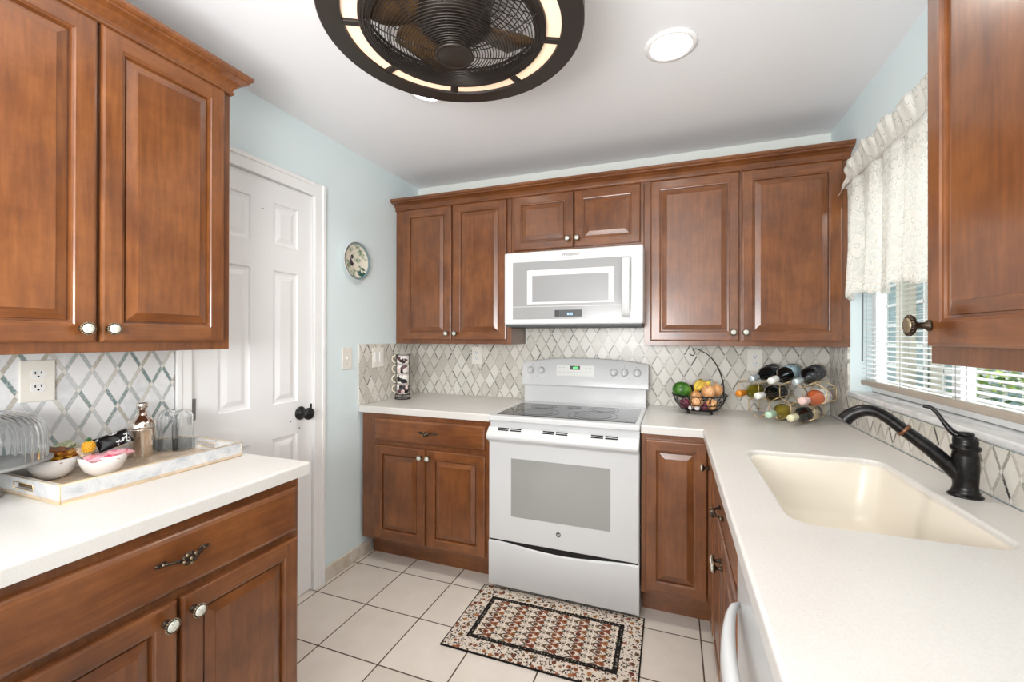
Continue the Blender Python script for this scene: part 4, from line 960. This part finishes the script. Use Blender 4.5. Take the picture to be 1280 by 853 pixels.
fruit('mango', 'large green mango at the left of the fruit basket', 'fruit', (-.088, -.038, .124), .045, (1.12, 1.0, .98), AVO, (0, .3, .2)); fruit('avocado', 'dark avocado behind the green mango', 'fruit', (-.050, .050, .108), .036, (1, 1, 1.12), DRK, (.2, .6, 0))
def onion(lab, p, r_, mat, name='onion', grp=None):
    o = MB().lathe([(.0001, -r_*.88), (r_*.25, -r_*.86), (r_*.7, -r_*.66), (r_*.98, -r_*.1), (r_*.92, r_*.35), (r_*.6, r_*.75), (r_*.22, r_*.95), (r_*.09, r_*1.15), (r_*.12, r_*1.35), (.0001, r_*1.33)], 24).build(name, [mat]); o.location = (BC[0]+p[0], BC[1]+p[1], BC[2]+p[2]); o.rotation_euler = (random.uniform(-.5, .5), random.uniform(-.5, .5), random.uniform(0, 3)); return tag(o, lab, 'onion' if name != 'garlic_bulb' else 'garlic', grp)
onion('yellow onion at the front centre of the fruit basket', (-.018, -.078, .068), .034, ONI); onion('yellow onion resting high at the right front of the basket', (.044, -.043, .120), .037, ONI); onion('yellow onion at the right rim of the basket by the hook', (.086, .018, .122), .036, ONI)
onion('yellow onion low at the right front behind the wire rings', (.058, -.062, .056), .030, ONI); onion('yellow onion under the bananas in the middle', (-.018, -.008, .086), .034, ONI)
onion('red onion low at the left under the green mango', (-.074, -.052, .054), .028, RED); onion('red onion low at the front right of the basket', (.022, -.072, .042), .020, RED); onion('white garlic bulb low at the front of the basket', (-.014, -.090, .038), .014, GAR, 'garlic_bulb'); onion('white garlic bulb low at the middle of the basket front', (-.045, -.078, .036), .013, GAR, 'garlic_bulb')
BAN, nt, b = newmat('banana_peel', S(218, 184, 60), .45); tc, x, y, z = coords(nt)
nt.links.new(ramp(nt, noise(nt, tc, 40, 3), [(.36, S(120, 84, 30)), (.44, S(222, 186, 62)), (.7, S(232, 202, 84))]), b.inputs['Base Color'])
for i, lab in enumerate(('ripe banana nearest the green mango, pointing upward', 'ripe banana lying across the onions toward the basket hook')):
    if i == 0: pts = bez([(-.018, -.010, .118), (-.012, .002, .146), (.008, .006, .166), (.020, .004, .172)], 6)
    else: pts = bez([(-.012, -.024, .122), (.008, -.016, .146), (.036, -.008, .160), (.056, -.004, .158)], 6)
    n = len(pts); o = MB().tube(pts, [.0045+.0125*math.sin(PI*min(1, max(0, (k+1.2)/(n+1.4))))**.6 for k in range(n)], 8).build('banana', [BAN]); o.location = BC; tag(o, lab, 'banana', 'bananas in the fruit basket')

# ================================================================== WINE RACK AND BOTTLES
ang = math.radians(-31.7); U = Vector((math.cos(ang), math.sin(ang), 0)); NV = Vector((math.sin(ang), -math.cos(ang), 0))
ED = .0566; PW = ED*math.sqrt(3)
RK0 = Vector((2.172, -.222, .9148))                               # bottom vertex of the left bottom cell, front plane
WRK = thing('wine_rack', 'gold wire honeycomb wine rack in the counter corner', 'wine rack', tuple(RK0))
cells = [(i*PW, ED) for i in range(3)]+[(-PW/2+i*PW, ED*2.5) for i in range(4)]
w = MB()
def RP(u, z, d): q = U*u-NV*d; return (q.x, q.y, z)                # d behind the front plane
seen = set()
for (cu, czz) in cells:
    pts = [(cu+ED*math.sin(PI/3*k)*1.0, czz+ED*math.cos(PI/3*k)) for k in range(6)]
    for k in range(6):
        a, bq = pts[k], pts[(k+1) % 6]; key = tuple(sorted(((round(a[0], 3), round(a[1], 3)), (round(bq[0], 3), round(bq[1], 3)))))
        if key in seen: continue
        seen.add(key)
        for d in (0, .13): w.tube([RP(a[0], a[1], d), RP(bq[0], bq[1], d)], .0019, 6)
vs_ = set((round(p[0], 4), round(p[1], 4)) for (cu, czz) in cells for p in [(cu+ED*math.sin(PI/3*k), czz+ED*math.cos(PI/3*k)) for k in range(6)])
for (u, z) in vs_: w.tube([RP(u, z, 0), RP(u, z, .13)], .0017, 6)
w.build('wire_frame', [GOLD], WRK)
def bottle(u, z, fwd, glass, cap, label, lab, br=.0375, L=.30, tilt=0.0):
    """axis from base to neck along NV; tip is fwd in front of the front plane"""
    tip = RK0+U*u+Vector((0, 0, z))+NV*fwd
    o = thing('wine_bottle', lab, 'bottle', tuple(tip), 0, 'wine bottles in the honeycomb rack')
    Tm = Matrix.Rotation(tilt, 4, U.cross(Vector((0, 0, 1))).cross(Vector((0, 0, 1))).normalized()) @ (-NV).to_track_quat('Z', 'Y').to_matrix().to_4x4()        # +z runs from the tip back to the base
    MB().lathe([(.0001, .0), (.0140, .0), (.0145, .004), (.0145, .05), (.0150, .085), (.020, .105), (br*.85, .130), (br, .152), (br, L-.008), (br-.006, L), (.0001, L-.002)], 32, 0, Tm).build('glass', [glass], o)
    MB().lathe([(.0001, -.0015), (.0150, -.0015), (.0162, .002), (.0160, .030), (.0158, .062), (.0150, .064)], 24, 0, Tm).build('capsule', [cap], o)
    if label is not None:
        q = MB().lathe([(br+.0004, .172), (br+.0009, .173), (br+.0009, L-.035), (br+.0004, L-.034)], 40, 0, Tm, True, None, False); q.build('paper_label', [label], o)
    return o
def labelmat(name, base, ink, sc=70):
    m, nt, b = newmat(name, base, .6); tc, x, y, z = coords(nt); nt.links.new(mixc(nt, noise(nt, tc, sc, 3).gt(.60), base, ink), b.inputs['Base Color']); return m
LB_W = labelmat('white_label', S(232, 228, 220), S(90, 100, 120)); LB_B = labelmat('pale_blue_label', S(170, 196, 204), S(60, 80, 90)); LB_K = labelmat('charcoal_label', S(54, 56, 62), S(150, 150, 150)); LB_T = labelmat('cream_label', S(220, 208, 184), S(110, 90, 70))
CP_O = solid('orange_foil', S(226, 140, 40), .35, .2); CP_W = solid('white_foil', S(226, 226, 220), .35); CP_P = solid('pink_foil_cap', S(232, 196, 190), .35); CP_S = solid('silver_foil', S(196, 206, 210), .25, .5); CP_G = solid('pale_green_foil', S(186, 216, 190), .35); CP_C = solid('cream_foil', S(222, 218, 180), .35)
zb, zm = ED, ED*2.5; zt = ED*3+.0395
lay = [(-PW/2, zm, .115, BOT_GREEN, CP_O, None, 'olive glass bottle with an orange capsule at the left end of the rack'),
       (PW/2, zm, .135, BOT_DARK, CP_W, LB_K, 'dark bottle with a white capsule in the middle row of the rack'),
       (PW*2.5, zm, .155, BOT_ROSE, CP_P, LB_W, 'rosé bottle with a pale pink capsule and white label'),
       (PW, zb, .135, BOT_YEL, CP_G, LB_T, 'golden white-wine bottle with a pale green capsule in the bottom row'),
       (PW*2, zb, .145, BOT_DARK, CP_C, LB_T, 'dark bottle with a cream capsule in the bottom row of the rack')]
for a in lay: bottle(a[0], a[1]-.0565+.0395+.0, *a[2:])
for u, fwd, cap, lb, lab in ((0, .085, CP_S, LB_K, 'dark bottle with a silver capsule, leftmost of those lying on top'), (PW, .105, CP_W, LB_B, 'dark bottle with white capsule and pale blue label, middle one on top'), (PW*2, .085, CP_S, LB_K, 'dark bottle with pale silver capsule on top, nearest the window')):
    bottle(u, zt-.010, fwd, BOT_DARK, cap, lb, lab, .040 if u else .035, .30, -.13)

# ================================================================== WINDOW DRESSING
BL = thing('window_blind', 'white horizontal slat blind hanging in the window', 'blind', (0, 0, 0))
bx = RX+.055; y0, y1 = WY0+.012, WY1-.010
sl = MB(); z = 1.142
while z < 1.97:
    T = Matrix.Translation((bx, 0, z)) @ Matrix.Rotation(math.radians(-8), 4, 'Y')
    sl.box(-.0125, .0125, y0, y1, -.0006, .0006, 0, 0, 1, T); z += .0205
sl.build('slats', [PLASTW], BL)
MB().box(bx-.017, bx+.017, y0, y1, 1.104, 1.128, 0, .006, 3).build('bottom_rail', [solid('rail_shaded_taupe', S(178, 166, 152), .5)], BL)  # shade on the rail's front is put into this taupe
MB().box(bx-.02, bx+.02, y0, y1, 1.985, 2.028, 0, .003).build('head_rail', [PLASTW], BL)
cd = MB()
for y in (-.33, -.645, -1.0, -1.35):
    for dx in (-.0135, .0135): cd.tube([(bx+dx, y, 1.115), (bx+dx, y, 1.99)], .0010, 5)
cd.build('ladder_cord', [solid('cord_grey', S(170, 164, 160), .7)], BL)
MB().tube([(bx-.026, -.335, 1.99), (bx-.030, -.335, 1.215)], .0032, 8).build('tilt_wand', [solid('wand_grey', S(120, 124, 128), .3)], BL)
# lace valance
def lace_mat():
    m = bpy.data.materials.new('white_lace'); m.use_nodes = True; nt = m.node_tree; b = nt.nodes['Principled BSDF']; out = nt.nodes['Material Output']
    b.inputs['Base Color'].default_value = S(244, 242, 236); b.inputs['Roughness'].default_value = .9; b.inputs['Specular IOR Level'].default_value = .1
    tcn = nt.nodes.new('ShaderNodeUVMap'); tcn.uv_map = 'UVMap'; s = nt.nodes.new('ShaderNodeSeparateXYZ'); nt.links.new(tcn.outputs[0], s.inputs[0])
    u, v = X(nt, s.outputs[0]), X(nt, s.outputs[1]); P = tcn.outputs[0]           # metres across, metres above the hem
    # rosettes
    def flowers(pu, pv, ou, ov, R, pet):
        fu = ((u+ou)/pu).fr()-.5; fv = ((v+ov)/pv).fr()-.5; fu = fu*pu; fv = fv*pv
        r = (fu*fu+fv*fv).sq(); a = fv.at2(fu); lim = (a*pet).sin().ab()*.45*R+.55*R
        body = r.lt(lim); line = (r-lim).ab().lt(.0022); eye = r.lt(.006); hole = (r-.009).ab().lt(.002)
        return body, line.mx(hole), eye
    b1, l1, e1 = flowers(.16, .20, .02, .10, .052, 3.0); b2, l2, e2 = flowers(.16, .20, .10, .0, .034, 2.5)
    leaf = noise(nt, P, 22, 2, .5, 1.0); leafb = (leaf-.5).ab().lt(.045)
    # hem rings
    hu = (u/.026).fr()-.5; hv = (v-.020)/.026; rr = (hu*hu+hv*hv).sq(); ringm = (rr-.36).ab().lt(.12); hem = v.lt(.042); vine = (v-.058-(u*48.0).sin()*.004).ab().lt(.003)
    dense = b1.mx(b2).mx(leafb).mx(hem*ringm).mx(vine).mx(v.gt(.47))
    opening = (l1.mx(l2)).mx(hem*(rr.lt(.22)))
    alpha = (dense*.34+.56)*(1.0-opening*.45)
    alpha = alpha._m('MAXIMUM', alpha, e1*.9)
    tl = nt.nodes.new('ShaderNodeBsdfTranslucent'); tl.inputs[0].default_value = S(244, 240, 230); tr = nt.nodes.new('ShaderNodeBsdfTransparent')
    m1 = nt.nodes.new('ShaderNodeMixShader'); m1.inputs[0].default_value = .35; nt.links.new(b.outputs[0], m1.inputs[1]); nt.links.new(tl.outputs[0], m1.inputs[2])
    m2 = nt.nodes.new('ShaderNodeMixShader'); nt.links.new(alpha.v, m2.inputs[0]); nt.links.new(tr.outputs[0], m2.inputs[1]); nt.links.new(m1.outputs[0], m2.inputs[2]); nt.links.new(m2.outputs[0], out.inputs[0])
    return m
LACE = lace_mat()
CV = thing('lace_valance', 'white floral lace valance with a ruffled top over the window', 'curtain', (0, 0, 0))
def cloth(name, fn, nu, nv, parent):
    """fn(i/nu, j/nv) -> (xyz, (u, v))"""
    V = []; UV = []; F = []
    for i in range(nu+1):
        for j in range(nv+1): p, q = fn(i/nu, j/nv); V.append(p); UV.append(q)
    for i in range(nu):
        for j in range(nv): a = i*(nv+1)+j; F.append((a, a+nv+1, a+nv+2, a+1))
    o = MB().add(V, F, 0, True).build(name, [LACE], parent, False); uvl = o.data.uv_layers.new(name='UVMap')
    for l in o.data.loops: uvl.data[l.index].uv = UV[l.vertex_index]
    sd = o.modifiers.new('cloth', 'SOLIDIFY'); sd.thickness = .0006; return o
CX = 2.490; CY0, CY1 = -.372, -1.50; ZR = 2.008
def hemz(s):                                                     # s metres from the left end
    return 1.552-.058*abs(math.sin(PI*(s-.22)/.33))**.7-.009*abs(math.sin(PI*s/.026))
def drop(a, b):
    s = a*(CY0-CY1); y = CY0-s; amp = .006+.020*(1-b); f = math.sin(s*38)+.4*math.sin(s*71+1)
    z = ZR+(hemz(s)-ZR)*(1-b); edge = min(1, s/.03); x = CX+(amp*f-.004)*1.0
    if s < .03: x = CX+(1-edge)*.04
    return (x, y, z), (s*1.35, z-hemz(s))
cloth('lace_drop', drop, 260, 24, CV)
def ruffle(a, b):
    s = a*(CY0-.01-CY1); y = CY0-.01-s+.004*math.sin(s*90); taper = min(1, .15+s/.20); h = .095*taper
    x = CX-.004-.022*b*math.sin(b*PI*.6)+.008*b*math.sin(s*40)+.003*b*math.sin(s*131); z = ZR+b*h+.006*b*math.sin(s*31)
    if s < .10: z -= (.10-s)*.55*b
    return (x, y, z), (s*1.6, .5+b*.1)
cloth('ruffle', ruffle, 260, 6, CV)
MB().tube([(CX+.002, CY0+.004, ZR), (CX+.002, CY1-.01, ZR)], .006, 10).tube([(CX+.002, CY0+.004, ZR), (RX-.001, CY0+.008, ZR)], .006, 10).tube([(CX+.002, CY1-.01, ZR), (RX-.001, CY1-.01, ZR)], .006, 10).build('curtain_rod', [PLASTW], CV)

# ================================================================== OUTSIDE THE WINDOW
struct(MB().box(2.72, 12, -6, 14, -.25, -.15), 'trim_9', solid('lawn', S(120, 140, 90), .9), 'lawn outside the kitchen window', 'ground')
m, nt, b = newmat('beige_siding', S(214, 206, 192), .7); tc, x, y, z = coords(nt); bump(nt, b, (z/.12).fr(), .6, .01)
NH = thing('neighbour_house', 'pale neighbouring house seen through the blind', 'house', (5.0, 0, -.15))
MB().box(0, .25, 1.5, 10, 0, 3.2).build('wall', [m], NH)
BLG = solid('blue_window_glass', S(110, 146, 162), .1); BLG2 = solid('blue_grey_screen', S(132, 160, 166), .4)
for (a, c, z0, z1) in ((2.95, 4.30, .75, 2.6), (4.75, 6.6, .75, 2.6)):
    q = MB().box(-.03, 0, a, c, z0, z1).build('window', [BLG2], NH); mu = MB(); yy = a
    while yy <= c+.001: mu.box(-.05, -.02, yy-.02, yy+.02, z0, z1); yy += (c-a)/5
    zz = z0
    while zz <= z1+.001: mu.box(-.05, -.02, a, c, zz-.02, zz+.02); zz += (z1-z0)/6
    mu.build('muntins', [TRIMM], q)
for (x, y, lab) in ((4.4, 2.56, 'pale grey porch post right of the blue windows'), (4.4, 3.86, 'pale beige porch post left of the blue windows')): o = MB().box(-.07, .07, -.08, .08, 0, 3.0, 0, .008).build('porch_post', [solid('post_grey', S(212, 208, 204), .6) if y < 3 else solid('post_beige', S(220, 208, 190), .6)]); o.location = (x, y, -.15); tag(o, lab, 'post', 'porch posts outside')
dp = MB()
for y in (2.36, 2.22, 2.12): dp.box(-.04, .0, y-.03, y+.03, 0, 2.4)
dp.build('door_frame', [solid('door_frame_dark', S(60, 62, 66), .5)], NH)
SB = thing('garden_shrub', 'yellow-green shrub outside at the right of the window', 'shrub', (3.7, .93, -.15))
sh = MB(); rnd = random.Random(3)
for i in range(420):
    a, e, r_ = rnd.uniform(0, 2*PI), rnd.uniform(-1, 1), rnd.uniform(.55, 1)**.5
    p = Vector((.26*r_*math.cos(a)*math.sqrt(1-e*e), .26*r_*math.sin(a)*math.sqrt(1-e*e), .93+.38*r_*e)); q = Matrix.Translation(p) @ Matrix.Rotation(rnd.uniform(0, 6), 4, 'Z') @ Matrix.Rotation(rnd.uniform(-1, 1), 4, 'X')
    sh.add([(0, 0, 0), (.02, .03, .008), (0, .075, 0), (-.02, .03, .008)], [(0, 1, 2), (0, 2, 3)], i % 2, True, q)
sh.build('foliage', [solid('leaf_yellow_green', S(170, 186, 70), .6), solid('leaf_mid_green', S(86, 130, 56), .6)], SB)
MB().tube([(0, 0, 0), (.01, .0, .5), (0, .02, .9)], [.03, .025, .012], 8).build('stem', [solid('bark', S(96, 76, 56), .8)], SB)
